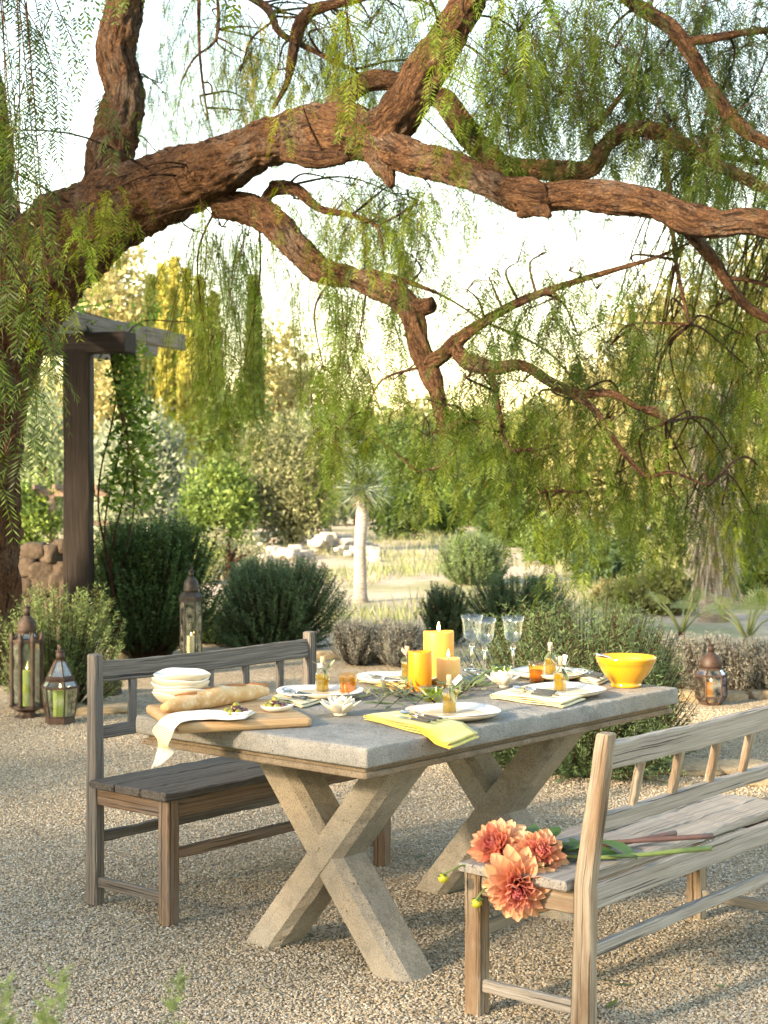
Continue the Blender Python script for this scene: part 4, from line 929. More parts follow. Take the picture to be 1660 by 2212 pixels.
for (u, v, w, hgt, lab) in [(640, 1413, 60, .045, 'flat tan edging stone under the rounded dark rosemary'), (705, 1420, 46, .05, 'tan edging stone right of the far bench post'), (755, 1424, 50, .05, 'brown edging stone left of the nearer lavender clump'), (800, 1430, 34, .04, 'small edging stone between the two lavender clumps'), (838, 1432, 36, .045, 'round edging stone behind the half hidden bottle'), (268, 1420, 60, .12, 'dark boulder under the tall dark shrub'), (345, 1418, 50, .08, 'grey boulder beside the tall slender lantern'),
     (1480, 1512, 60, .05, 'low edging stone left of the squat blue lantern'), (1580, 1512, 60, .05, 'flat edging stone right of the squat blue lantern'), (1645, 1508, 50, .05, 'edging stone at the end of the lavender hedge'), (8, 1475, 44, .17, 'orange tan boulder behind the pillared lantern'), (225, 1500, 60, .10, 'brown boulder under the light green rosemary')]:
    p_ = G(u, v); m_ = p_.y / FPX
    rock('edging_stone', (p_.x, p_.y, hgt * .45), w * m_ * .75, w * m_ * .55, hgt * 1.6, 'dark_rock' if 'bo' in lab[:16] and 'orange' not in lab else 'sandstone', lab, group=EDG, rz=random.uniform(-.3, .3))
for (u, v, w, d_, lab) in [(215, 1535, 150, .16, 'broad flat pale flagstone under the grey bench back'), (1490, 1665, 110, .16, 'flat grey brown flagstone at the foot of the big rosemary'), (1600, 1665, 110, .13, 'orange tan flagstone behind the pale bench rail'), (1640, 1690, 90, .12, 'small tan flagstone beyond the pale bench')]:
    p_ = G(u, v); m_ = p_.y / FPX
    rock('flagstone', (p_.x, p_.y, .018), w * m_ * .72, d_ * 1.5, .055, 'sandstone', lab, 'stone', 'flagstones', rz=.1)
for k in range(80):
    u = rng.uniform(560, 815); Yr = rng.uniform(29, 37); p_ = P(u, 1031, Yr); s_ = rng.uniform(.10, .26)
    rock('pale_rock', (p_.x, Yr, ground_z(p_.x, Yr) + s_ * .25 + max(0, .35 - abs(u - 690) / 300) * rng.random()), s_, s_ * .8, s_ * .8, 'rock', 'pale rock in the heap behind the yucca trunk', 'rock', 'heap of pale rocks')
for k in range(22):
    u = rng.uniform(380, 600); Yr = rng.uniform(31, 36); p_ = P(u, 1031, Yr); s_ = rng.uniform(.07, .20)
    rock('pale_rock', (p_.x, Yr, ground_z(p_.x, Yr) + s_ * .2), s_, s_ * .8, s_ * .7, 'rock', 'pale rock in the row trailing off towards the olive tree', 'rock', 'trailing row of pale rocks')
for k, (u, v, s_) in enumerate([(95, 1235, .17), (135, 1230, .14), (75, 1190, .14), (115, 1195, .15), (140, 1180, .12), (60, 1225, .16), (90, 1265, .18), (130, 1270, .17), (50, 1270, .18), (80, 1310, .2), (130, 1315, .2)]):
    p_ = P(u, v, 14.6)
    rock('wall_boulder', p_, s_ * 1.15, s_, s_ * 1.25, 'dark_rock', 'brown boulder of the dry stone wall left of the pergola post', 'boulder', 'dry stone wall boulders')
for k in range(16):      # lower course of the wall down to the ground
    p_ = Vector((P(40 + 8 * k, 1031, 14.6).x, 14.7 + random.uniform(-.1, .1), .12 + .22 * (k % 3)))
    rock('wall_boulder', p_, .2, .18, .22, 'dark_rock', 'brown boulder of the dry stone wall left of the pergola post', 'boulder', 'dry stone wall boulders')
# small far garden shelter behind the pergola
sh = thing('garden_shelter', (P(95, 1031, 30).x, 30, ground_z(-6.3, 30)), 0, 'small brown timber garden shelter glimpsed left of the pergola post', 'shelter')
for x in (-.55, .15, .85): MB().beam((x, 0, 0), (x, 0, 1.25), .10, .10, (0, 1, 0), 4, .002).build('post', MAT['red_wood'], sh)
MB().beam((-1.0, 0, 1.2), (1.2, 0, 1.2), .10, .14, (0, 0, 1), 6, .002).build('beam', MAT['red_wood'], sh)
MB().beam((-1.0, .4, .62), (1.2, .4, .62), .08, .10, (0, 0, 1), 6, .002).build('rail', MAT['red_wood'], sh)
for k in range(6): MB().beam((-.9 + .38 * k, -.3, 1.31), (-.9 + .38 * k, .9, 1.31), .06, .09, (0, 0, 1), 4, .002).build('rafter', MAT['red_wood'], sh)

# ------------------------------------------------------------------ materials of the small things
def m_glaze(name, c, rough=.25, coat=.3, var=.06):
    t = T(name); f = t.noise(t.obj(), 18, 4)
    cc = t.mix(f, tuple(x * (1 - var) for x in c), tuple(min(1, x * (1 + var)) for x in c))
    return t.done(t.pb(cc, rough, t.bump(t.noise(t.obj(), 60, 3), .05, .002), **{'Coat Weight': coat, 'Coat Roughness': .1}))
MAT['white_glaze'] = m_glaze('white_glaze', (.70, .69, .66)); MAT['cream_glaze'] = m_glaze('cream_glaze', (.60, .53, .40), .35)
MAT['beige_glaze'] = m_glaze('beige_glaze', (.52, .45, .33), .22); MAT['ivory'] = m_glaze('ivory_bisque', (.66, .59, .46), .55, .05)
MAT['yellow_glaze'] = m_glaze('yellow_glaze', (.55, .27, .008), .2, .6)
MAT['wax_gold'] = m_wax('golden_wax', (.70, .36, .06)); MAT['wax_orange'] = m_wax('orange_wax', (.76, .25, .005)); MAT['wax_peach'] = m_wax('peach_wax', (.74, .44, .15))
MAT['wax_green'] = m_wax('green_wax', (.55, .62, .12)); MAT['wax_cream'] = m_wax('cream_wax', (.85, .70, .50)); MAT['wick'] = m_plain('wick', (.02, .018, .015), .9)
MAT['flame'] = m_emit('flame', (1, .62, .22, 1), 12)
MAT['solid_glass'] = m_glass('solid_glass'); MAT['glass'] = m_thin('clear_glass', (.97, .975, .95), 1.2); MAT['amber'] = m_thin('amber_glass', (.97, .84, .52)); MAT['green_glass'] = m_thin('green_glass', (.78, .86, .34))
def m_liquid(name, c, tr):
    t = T(name); a = t.n('BsdfTranslucent', {0: c}); b = t.n('BsdfTransparent', {0: tr}); d = t.n('BsdfDiffuse', {0: c})
    m = t.n('MixShader', {0: .5, 1: t.n('MixShader', {0: .35, 1: a, 2: d}), 2: b})
    return t.done(t.n('MixShader', {0: t.facing(), 1: m, 2: t.n('BsdfGlossy', {1: .05})}))
MAT['oil'] = m_liquid('olive_oil', (.58, .42, .025), (.74, .60, .10)); MAT['cider'] = m_liquid('cider', (.78, .44, .05), (.92, .66, .20))
MAT['cork'] = m_plain('cork', (.55, .38, .22), .9, .3, 300, .3); MAT['paper'] = m_plain('paper_tag', (.82, .80, .74), .8, .03)
MAT['twine'] = m_plain('twine', (.45, .36, .22), .9, .3, 200, .3); MAT['steel'] = m_plain('steel', (.75, .75, .74), .22, .05, Metallic=1.0); MAT['handle'] = m_plain('dark_handle', (.045, .05, .055), .35, .2)
MAT['green_olive'] = m_glaze('green_olive', (.24, .22, .02), .3, .4, .3); MAT['black_olive'] = m_glaze('black_olive', (.075, .018, .020), .25, .4, .4)
t = T('olive_leaf'); g = t.n('NewGeometry', out=6)
lc = t.mix(g, t.mix(t.n('ObjectInfo', out=5), (.055, .085, .030), (.12, .16, .06)), (.33, .36, .25))
MAT['olive_leaf'] = t.done(t.pb(lc, .45))
t = T('linen'); v = t.obj(); wv = t.n('TexWave', {'Vector': v, 'Scale': 380.0}); MAT['linen'] = None
def m_cloth(name, c, stripes=None, pattern=None):
    t = T(name); g = t.gc((1, 1, 1)); cc = t.mix(t.noise(g, 900, 2), tuple(x * .85 for x in c), c)
    if stripes:
        s = t.n('SeparateXYZ', {0: g}); u = t.math('MULTIPLY', s, 95.0)
        st = t.ramp(t.math('FRACT', u), [(.0, 1), (.42, 1), (.46, 0)]); st.node.color_ramp.interpolation = 'CONSTANT'
        lim = t.math('MULTIPLY', t.math('GREATER_THAN', s, stripes[1]), t.math('LESS_THAN', s, stripes[2]))
        cc = t.mix(t.math('MULTIPLY', st, lim), cc, stripes[0])
    if pattern:
        w = t.n('TexWave', {'Vector': g, 'Scale': 9.0, 'Distortion': 9.0, 'Detail': 1.0}, 1, wave_type='RINGS')
        cc = t.mix(t.ramp(w, [(.80, 0), (.86, .8)]), cc, pattern)
        cc = t.mix(t.ramp(t.noise(g, 9, 2), [(.52, 0), (.58, .8)]), cc, (.85, .42, .03))
    return t.done(t.pb(cc, .85, t.bump(t.noise(g, 700, 2), .15, .001), **{'Sheen Weight': .2}))
MAT['linen'] = m_cloth('white_linen', (.62, .60, .55), ((.62, .46, .06), .30, .42))
MAT['yellow_cloth'] = m_cloth('yellow_print_cloth', (.58, .49, .12), None, (.52, .56, .10)); MAT['cream_cloth'] = m_cloth('cream_cloth', (.62, .55, .34))
t = T('bread_crust'); v = t.obj(); f = t.noise(v, 14, 5); fl = t.noise(v, 55, 5, .7)
bc = t.ramp(f, [(.30, (.40, .20, .07)), (.5, (.56, .36, .16)), (.66, (.66, .48, .27))]); bc = t.mix(t.ramp(fl, [(.52, 0), (.70, .7)]), bc, (.72, .66, .54))
MAT['crust'] = t.done(t.pb(bc, .8, t.bump(fl, .4, .004))); MAT['crust_dark'] = m_plain('dark_crust', (.34, .14, .04), .75, .45, 60, .6)
MAT['rust_metal'] = m_metal('rusty_lantern_metal', (.035, .027, .022), (.09, .066, .052), .6, .6, (.06, .034, .021)); MAT['copper'] = m_metal('aged_copper', (.038, .024, .019), (.085, .050, .037), .6, .55, (.04, .022, .016))
MAT['dark_metal'] = m_metal('dark_lantern_metal', (.02, .02, .02), (.06, .055, .05), .6, .55); MAT['lantern_glass'] = m_pane('lantern_glass'); MAT['blue_pane'] = m_pane('blue_pane', (.30, .40, .85), .3); MAT['brown_pane'] = m_pane('brown_pane', (.55, .42, .26), .2)

# ------------------------------------------------------------------ candles and lanterns
def candle(p, r, h, mat, label, group=None, lit=True, dish=.4):
    c = thing('pillar_candle', p, 0, label, 'candle', group)
    top = [(r * .93, h), (r * .80, h - .003), (r * .45, h - r * dish * .35), (.002, h - r * dish * .4)]
    MB().lathe([(r * .97, 0), (r, .003), (r, h - r * .12), (r * .985, h - r * .05), (r * .96, h)] + top, 36, wob=lambda a, z, an: (a * (1 + .008 * math.sin(3 * an + z * 40)), z + (.0022 * math.sin(2 * an + 1) if z > h * .9 else 0))).build('wax', mat, c)
    z0 = h - r * dish * .42; wk = MB().tube([(0, 0, z0), (.001, 0, z0 + .007), (.003, 0, z0 + .011)], .0011, 6).build('wick', MAT['wick'], c)
    if lit:
        k = max(.8, min(1.5, r / .035)); fz = z0 + .009
        MB().lathe([(.0005, fz), (.0034 * k, fz + .005 * k), (.0040 * k, fz + .009 * k), (.0026 * k, fz + .016 * k), (.0004, fz + .024 * k)], 12).build('flame', MAT['flame'], wk)
    return c
def lantern(p, N, tiers, mat, label, rz=0.0, bar=.008, pane=None, front=None, extra=None):
    """tiers: (kind, r0, z0, r1, z1); glass tiers get a bar on each corner and a pane between"""
    root = thing('lantern', p, rz, label, 'lantern', 'candle lanterns round the terrace')
    ringv = lambda r, z: [Vector((r * math.cos(2 * math.pi * (k + .5) / N), r * math.sin(2 * math.pi * (k + .5) / N), z)) for k in range(N)]
    for kind, r0, z0, r1, z1 in tiers:
        if kind == 'glass':
            A, B = ringv(r0, z0), ringv(r1, z1)
            for k in range(N):
                MB().beam(A[k], B[k], bar, bar, (A[k].x, A[k].y, 0), 4, .0004, .001).build('corner_bar', mat, root)
                MB().beam(A[k], A[(k + 1) % N], bar * .9, bar * 1.3, (0, 0, 1), 3, .0003, .001).build('rim_bar', mat, root)
                MB().beam(B[k], B[(k + 1) % N], bar * .9, bar * 1.3, (0, 0, 1), 3, .0003, .001).build('rim_bar', mat, root)
                a, b, c, d = A[k], A[(k + 1) % N], B[(k + 1) % N], B[k]; n = (b - a).cross(d - a).normalized() * .0012
                pm_ = pane(k) if pane else MAT['lantern_glass']
                MB().add([a, b, c, d, a + n, b + n, c + n, d + n], [(3, 2, 1, 0), (4, 5, 6, 7), (0, 1, 5, 4), (1, 2, 6, 5), (2, 3, 7, 6), (3, 0, 4, 7)]).build('pane', pm_, root)
        else:
            name = kind
            seg = N if kind in ('base', 'collar', 'shoulder') else 24
            prof = {'dome': [(r0, z0), (r0 * 1.04, z0 + (z1 - z0) * .15), (r0 * 1.0, z0 + (z1 - z0) * .4), (r0 * .82 + r1 * .18, z0 + (z1 - z0) * .7), (r1 * 1.1, z0 + (z1 - z0) * .95), (r1, z1)]}.get(kind, [(r0, z0), (r1, z1)])
            MB().lathe(prof, seg, smooth=kind not in ('base', 'collar', 'shoulder'), rot=math.pi / N).build(name, mat, root)
    z = max(t_[4] for t_ in tiers)
    if extra == 'ring':
        MB().tube([(.001 * 0, math.cos(a) * .022, z + .026 + math.sin(a) * .024) for a in np.linspace(0, 2 * math.pi, 19)], .0022, 6).build('ring', mat, root)
        MB().tube([(0, -.012, z - .002), (0, -.010, z + .008), (0, 0, z + .010), (0, .010, z + .008), (0, .012, z - .002)], .002, 6).build('ring_loop', mat, root)
    if extra == 'lid':
        MB().tube([(.0, .014, z - .004), (.012, .032, z + .012), (.006, .045, z + .035)], [.006, .008, .004], 6).build('lid_catch', mat, root)
    return root
# pillared lantern
pA = G(58, 1549)
lanA = lantern(pA, 8, [('base', .085, 0, .060, .018), ('base', .060, .018, .052, .035), ('base', .052, .035, .098, .058), ('collar', .104, .058, .104, .070), ('glass', .098, .070, .098, .480), ('collar', .106, .480, .106, .492), ('glass', .078, .492, .056, .532), ('dome', .058, .532, .022, .640), ('neck', .022, .640, .022, .690), ('cap', .026, .690, .026, .696)], MAT['rust_metal'], 'tall dark metal lantern with corner pillars and a pierced dome', .2, .010, None, None, 'ring')
for k in range(8):
    a = 2 * math.pi * (k + .5) / 8; c_, s_ = math.cos(a) * .098, math.sin(a) * .098
    MB().lathe([(.010, .070), (.016, .074), (.0135, .085), (.0135, .468), (.017, .48), (.017, .494), (.012, .500), (.014, .508), (.011, .520), (.004, .532), (.002, .545)], 10, (c_, s_, 0)).build('pillar', MAT['rust_metal'], lanA)
    a2 = 2 * math.pi * (k + 1) / 8; m_ = MB()
    w_ = .098 * math.tan(math.pi / 8) * .74; nx = Vector((math.cos(a2), math.sin(a2), 0)); tx = Vector((-nx.y, nx.x, 0)); o_ = nx * .0905
    arc = [o_ + tx * w_ * math.cos(q) + Vector((0, 0, .425 + .048 * math.sin(q))) for q in np.linspace(0, math.pi, 11)]
    m_.tube([tuple(q) for q in ([o_ + tx * w_ + Vector((0, 0, .075))] + arc + [o_ - tx * w_ + Vector((0, 0, .075))])], .0035, 5).build('arch_frame', MAT['rust_metal'], lanA)
m_ = MB()
for k in range(8):
    for j in range(3):
        a = 2 * math.pi * (k + .5) / 8 + (j - 1) * .14; z_ = .560 + .022 * (j % 2) + .01
        m_.lathe([(.004, 0), (.003, .002), (.0005, .0025)], 6, (.0585 * math.cos(a), .0585 * math.sin(a), z_))
m_.build('dome_studs', MAT['dark_metal'], lanA)
candle(pA + Vector((0, 0, .071)), .034, .225, MAT['wax_green'], 'tall lime green candle burning inside the tall pillared lantern', 'candles in lanterns')
# faceted copper lantern
pB = G(130, 1562)
lantern(pB, 6, [('base', .096, 0, .092, .040), ('glass', .090, .042, .116, .222), ('glass', .114, .224, .086, .262), ('collar', .090, .262, .094, .274), ('collar', .094, .274, .080, .284), ('glass', .080, .286, .030, .385), ('neck', .026, .385, .026, .440), ('cap', .030, .440, .028, .446)], MAT['copper'], 'small copper brown lantern with tapered faceted glass', .45, .009, None, None, 'lid')
candle(pB + Vector((0, 0, .041)), .043, .17, MAT['wax_green'], 'short lime green candle burning inside the small copper lantern', 'candles in lanterns')
# slender far lantern
pC = G(413, 1455)
lantern(pC, 6, [(k_, a_ * 1.02, z_ * 1.12, c_ * 1.02, e_ * 1.12) for k_, a_, z_, c_, e_ in [('base', .086, 0, .084, .03), ('glass', .080, .03, .080, .50), ('collar', .088, .50, .094, .53), ('collar', .094, .53, .060, .56), ('dome', .056, .56, .022, .665), ('neck', .020, .665, .020, .70), ('cap', .026, .70, .022, .708)]], MAT['dark_metal'], 'tall slender black lantern standing before the dark shrub', .5, .010, None, None, 'ring')
candle(pC + Vector((0, 0, .035)), .032, .255, MAT['wax_cream'], 'cream candle burning inside the tall slender black lantern', 'candles in lanterns')
# squat lantern with tinted glass
pD = G(1537, 1522)
lantern(pD, 6, [('base', .070, 0, .072, .012), ('glass', .072, .014, .104, .055), ('glass', .104, .057, .104, .195), ('glass', .104, .197, .072, .236), ('collar', .076, .236, .076, .246), ('dome', .068, .246, .020, .350), ('neck', .020, .350, .018, .395), ('cap', .022, .395, .018, .402)], MAT['copper'], 'squat copper lantern with blue and brown glass sides', .5236, .009, lambda k: MAT[('lantern_glass', 'brown_pane', 'brown_pane', 'lantern_glass', 'blue_pane', 'blue_pane')[k]], None, 'lid')
candle(pD + Vector((0, 0, .0135)), .032, .135, MAT['wax_peach'], 'peach candle burning inside the squat blue glass lantern', 'candles in lanterns')

# ------------------------------------------------------------------ things on the table
ZT = TZ + .0012
def TG(u, v, z=ZT): return G(u, v, z)
# pillar candles
PCG = 'pillar candles on the table'
candle(TG(908, 1492), .0415, .138, MAT['wax_orange'], 'deep orange pillar candle with hollowed top', PCG, False, .8)
candle(TG(948, 1474), .056, .186, MAT['wax_gold'], 'tallest and thickest golden pillar candle', PCG)
candle(TG(969, 1484), .0425, .103, MAT['wax_peach'], 'short pale peach pillar candle', PCG)
# plates
def plate(u, v, r, label, rz=0):
    p_ = G(u, v, .784); p_.z = ZT
    root = thing('dinner_plate', p_, rz, label, 'plate', 'dinner plates on the table')
    w = lambda a, z, an: (a * (1 + .012 * math.sin(2 * an + .7)), z + (.0022 * math.sin(3 * an) * a / r))
    MB().lathe([(.002, .0), (r * .52, .0), (r * .56, .003), (r * .80, .013), (r * .97, .0245), (r, .027), (r * .985, .0285), (r * .93, .0255), (r * .70, .013), (r * .62, .0095), (.002, .009)], 56, wob=w).build('dish', MAT['white_glaze'], root)
    MB().lathe([(r * .655, .0118), (r * .66, .0150), (r * .645, .0158), (r * .60, .0132), (.002, .0118)], 48, cap0=False).build('centre', MAT['beige_glaze'], root)
    MB().lathe([(r * .53, .001), (r * .805, .0125), (r * .965, .0235), (r * .968, .0225), (r * .81, .0112), (r * .54, .0003)], 56, cap0=False, cap1=False, wob=lambda a, z, an: (w(a, z, an)[0] * 1.006, w(a, z, an)[1] - .0012)).build('outer_side', MAT['cream_glaze'], root)
    return p_
pl = {}
pl['A'] = plate(692, 1493, .148, 'white plate beside the baguette, with the amber tumbler in front')
pl['B'] = plate(980, 1536, .150, 'white plate beside the printed yellow napkin and the green votive', .5)
pl['C'] = plate(1218, 1489, .149, 'white plate beside the yellow mixing bowl with cream napkin before it', .9)
pl['D'] = plate(1186, 1452, .148, 'white plate half hidden behind the amber tumbler at the table end', 1.4)
pl['E'] = plate(858, 1463, .148, 'white plate half hidden behind the orange pillar candle', 2.0)
# olive leaves
def leaf_mesh(name, L, W, bend, mat, fold=.15):
    m = MB(); n = 6; vv, ff = [], []
    for i in range(n + 1):
        t_ = i / n; w = W / 2 * math.sin(math.pi * min(1, t_ * .96 + .03)) ** .8; z = bend * t_ * t_
        vv += [(L * t_, -w, z + fold * w), (L * t_, 0, z), (L * t_, w, z + fold * w)]
    for i in range(n):
        a = 3 * i; ff += [(a, a + 3, a + 4, a + 1), (a + 1, a + 4, a + 5, a + 2)]
    me = bpy.data.meshes.new(name); me.from_pydata(vv, [], ff); me.polygons.foreach_set('use_smooth', [True] * len(ff)); me.materials.append(mat); return me
OLF = [leaf_mesh('olive_leaf', .052, .012, b, MAT['olive_leaf']) for b in (-.008, .004, .012)]
def frame(d, up):
    d = Vector(d).normalized(); up = Vector(up); y = up.cross(d)
    if y.length < 1e-4: y = d.orthogonal()
    y.normalize(); z = d.cross(y); return Matrix(((d.x, y.x, z.x), (d.y, y.y, z.y), (d.z, y.z, z.z))).to_4x4()
def put_leaf(parent, p, d, s=1.0, meshes=None, up=None, name='leaf'):
    M_ = Matrix.Translation(Vector(p)) @ frame(d, up or (random.gauss(0, .4), random.gauss(0, .4), 1)) @ Matrix.Scale(s, 4)
    return shared(name, random.choice(meshes or OLF), parent, M=M_)
# oil bottles
OLIVE_GREEN = MB().lathe([(.0005, -.010), (.004, -.009), (.0068, -.004), (.0070, .002), (.005, .008), (.0005, .0105)], 14)
def bottle(p, rz, label, tagdir=1, leaves=5, tilt=.5):
    root = thing('oil_bottle', p, rz, label, 'bottle', 'small bottles of olive oil')
    hw = .0185
    def sq(h, z, k):
        R = []
        for j in range(24):
            a = 2 * math.pi * j / 24; c, s = math.cos(a), math.sin(a); q = h / (abs(c) ** k + abs(s) ** k) ** (1 / k); R.append((q * c, q * s, z))
        return R
    prof = [(hw * .9, 0, 8), (hw, .002, 9), (hw, .058, 9), (hw * .94, .064, 7), (hw * .66, .073, 4), (.0088, .080, 2), (.0078, .086, 2), (.0078, .096, 2), (.0098, .098, 2), (.0098, .103, 2)]
    MB().rings([sq(*q) for q in prof]).build('glass', MAT['glass'], root)
    MB().rings([sq(h - .0022, max(z, .003), k) for h, z, k in [(hw * .9, .003, 8), (hw, .005, 9), (hw, .054, 9), (hw * .94, .060, 7), (hw * .80, .064, 6)]]).build('oil', MAT['oil'], root)
    MB().lathe([(.0068, .094), (.0070, .103), (.0086, .106), (.0084, .119), (.007, .120)], 14).build('cork', MAT['cork'], root)
    tw = [(.0092 * math.cos(a), .0092 * math.sin(a), .0885 + .0006 * a) for a in np.linspace(0, 12.4, 34)]
    MB().tube(tw, .0011, 5).build('twine', MAT['twine'], root)
    MB().tube([(.009, 0, .093), (.022, .006, .098), (.036, .0, .090), (.046, -.01, .080)], .0011, 5).build('twine_end', MAT['twine'], root)
    d = Vector((tagdir, -.25, tilt)).normalized(); u = Vector((0, .15, 1)); u = (u - d * u.dot(d)).normalized()
    o = Vector((tagdir * .010, -.008, .092))
    n = d.cross(u) * .0004; q = [o - u * .008, o + d * .034 - u * .008, o + d * .034 + u * .008, o + u * .008]
    MB().add(q + [x + n for x in q], [(0, 1, 2, 3), (7, 6, 5, 4), (0, 4, 5, 1), (1, 5, 6, 2), (2, 6, 7, 3), (3, 7, 4, 0)]).build('paper_tag', MAT['paper'], root)
    if tilt == .9:
        pg_ = root.children[-1]; sq_ = [o + d * (.006 + .022 * f) + u * (.0035 * math.sin(f * 26) * (1.3 if f < .12 else .7)) - d.cross(u) * .0012 for f in np.linspace(0, 1, 40)]
        MB().tube([tuple(x) for x in sq_], .0005, 4).build('handwriting', MAT['wick'], pg_)
    MB().tube([(-.008, -.008, .088), (-.016, -.016, .070), (-.014, -.020, .048)], .0010, 5).build('sprig_stem', MAT['twine'], root)
    for k in range(leaves):
        a = -1.57 + (k - leaves / 2) * .75; put_leaf(root, (.009 * math.cos(a), .009 * math.sin(a), .088 - .004 * k), (math.cos(a), math.sin(a), [.5, -.35, -.9, -.2, .8, -.7][k % 6]), .8 + .15 * (k % 3))
    return root
for key, du, lab, td, tl in [('A', (697, 1494), 'small oil bottle on the plate beside the baguette, tag pointing sideways', -1, .05), ('B', (971, 1541), 'small oil bottle with a green olive on the plate beside the printed napkin', 1, .9), ('C', (1211, 1493), 'small oil bottle on the plate next to the yellow bowl', .4, 1.6), ('D', (1190, 1457), 'small oil bottle standing behind the amber tumbler at the table end', -.7, 1.0), ('E', (880, 1467), 'small oil bottle half hidden by the orange pillar candle', -1, .8)]:
    z = ZT + .0122; b = bottle(G(du[0], du[1], z), math.radians(50) if key in 'AC' else math.radians(36), lab, td, 5, tl)
    if key == 'B':
        b2 = MB(); b2.v, b2.f, b2.sm, b2.gc = list(OLIVE_GREEN.v), list(OLIVE_GREEN.f), list(OLIVE_GREEN.sm), list(OLIVE_GREEN.gc); o = b2.build('green_olive', MAT['green_olive'], b); o.location = (.016, -.016, .066)
        o = link('green_olive', o.data, b); o.location = (.022, -.006, .058)
# tumblers, goblets, votives
def cup(name, p, prof_o, thick, mat, label, cat, group, fill=None, facets=0, seg=28):
    root = thing(name, p, random.uniform(0, 1), label, cat, group)
    w = (lambda r, z, a: (r * (1 + .02 * math.cos(facets * a)), z)) if facets else None
    inner = [(max(.001, r - thick), max(z, prof_o[0][1] + .006)) for r, z in reversed(prof_o)]
    MB().lathe([(.001, prof_o[0][1])] + prof_o + inner + [(.001, prof_o[0][1] + .006)], seg, wob=w).build('glass', mat, root)
    if fill:
        lvl = fill[1]; pr = [(r - thick - .0006, max(z, prof_o[0][1] + .0066)) for r, z in prof_o if z < lvl]
        r_l = np.interp(lvl, [z for r, z in prof_o], [r for r, z in prof_o]) - thick - .0006
        MB().lathe([(.001, pr[0][1])] + pr + [(r_l, lvl), (.001, lvl)], seg).build('drink', fill[0], root)
    return root
tp = [(.026, 0), (.0275, .004), (.0285, .03), (.030, .06), (.0315, .076)]
cup('tumbler', TG(752, 1503), tp, .0022, MAT['amber'], 'amber glass tumbler beside the plate near the lotus holder', 'tumbler', 'amber tumblers', (MAT['cider'], .046), 14)
cup('tumbler', TG(1160, 1474), tp, .0022, MAT['amber'], 'amber glass tumbler between the two plates near the yellow bowl', 'tumbler', 'amber tumblers', (MAT['cider'], .044), 14)
vp = [(.026, 0), (.030, .004), (.034, .02), (.037, .04), (.040, .048)]
cup('votive_glass', TG(933, 1514), vp, .003, MAT['green_glass'], 'green cut glass votive among the olive sprigs', 'votive', 'green votives', None, 18)
cup('votive_glass', TG(1083, 1466), vp, .003, MAT['green_glass'], 'green glass votive behind the lotus holder near the goblets', 'votive', 'green votives', None, 18)
def goblet(p, label):
    root = thing('wine_goblet', p, random.uniform(0, 1), label, 'goblet', 'stemmed wine goblets')
    w = lambda r, z, a: (r * (1 + (.018 * math.cos(10 * a) if .118 < z < .2 else 0)), z)
    MB().lathe([(.001, 0), (.036, 0), (.0365, .0015), (.030, .003), (.010, .008), (.0050, .016), (.0045, .05), (.0050, .082), (.010, .090), (.0115, .097), (.0095, .104), (.0060, .108), (.0075, .1128), (.001, .1135)], 24).build('stem', MAT['solid_glass'], root)
    MB().lathe([(.001, .1142), (.009, .1150), (.022, .120), (.031, .134), (.035, .155), (.0375, .185), (.044, .215), (.0428, .2152), (.0362, .185), (.0337, .155), (.0297, .135), (.020, .1225), (.001, .118)], 40, wob=w).build('glass', MAT['glass'], root)
    return root
goblet(TG(1020, 1448), 'clear goblet standing farthest left of the three, right behind the tall candle')
goblet(TG(1048, 1457), 'clear goblet standing in front of the other two')
goblet(TG(1109, 1452), 'clear goblet standing behind the plate at the table end')
# lotus candle holders
def lotus(p, s, label, rz):
    root = thing('lotus_holder', p, rz, label, 'candle holder', 'ivory lotus candle holders')
    def petal(L, W, cup_):
        m = MB(); n = 6; k = 5; vv, ff = [], []
        for i in range(n + 1):
            t_ = i / n; w = W / 2 * math.sin(math.pi * (.12 + .88 * t_) ** .85) if t_ < 1 else .0004
            for j in range(k):
                q = (j / (k - 1) - .5) * 2; vv.append((L * t_, q * w, cup_ * (t_ ** 1.6) + .38 * w * q * q))
        for i in range(n):
            for j in range(k - 1): a = i * k + j; ff.append((a, a + k, a + k + 1, a + 1))
        m.add(vv, ff, True); me = bpy.data.meshes.new('petal'); me.from_pydata(m.v, [], m.f); me.polygons.foreach_set('use_smooth', m.sm); me.materials.append(MAT['ivory']); return me
    for cnt, L, W, cp, el, r0, z0 in [(7, .064, .046, .020, .35, .012, .006), (6, .056, .044, .014, .80, .010, .008), (5, .048, .036, .004, 1.25, .010, .012)]:
        me = petal(L * s, W * s, cp * s)
        for k in range(cnt):
            a = 2 * math.pi * (k + .5 * (cnt % 2)) / cnt + rz; d = Vector((math.cos(a) * math.cos(el), math.sin(a) * math.cos(el), math.sin(el)))
            M_ = Matrix.Translation((r0 * math.cos(a), r0 * math.sin(a), z0 * s)) @ frame(d, (-math.cos(a), -math.sin(a), .6))
            o = shared('petal', me, root, M=M_); md = o.modifiers.new('thick', 'SOLIDIFY'); md.thickness = .0035; md.offset = 0
    MB().lathe([(.001, 0), (.017 * s, 0), (.020 * s, .004), (.018 * s, .016), (.001, .018)], 20).build('foot', MAT['ivory'], root)
    return root
lotus(TG(735, 1546), 1.02, 'ivory ceramic lotus holder between the cutting board and the olive sprigs', .2)
lotus(TG(1088, 1485), 1.0, 'ivory ceramic lotus holder at the end of the olive sprigs by the goblets', .9)
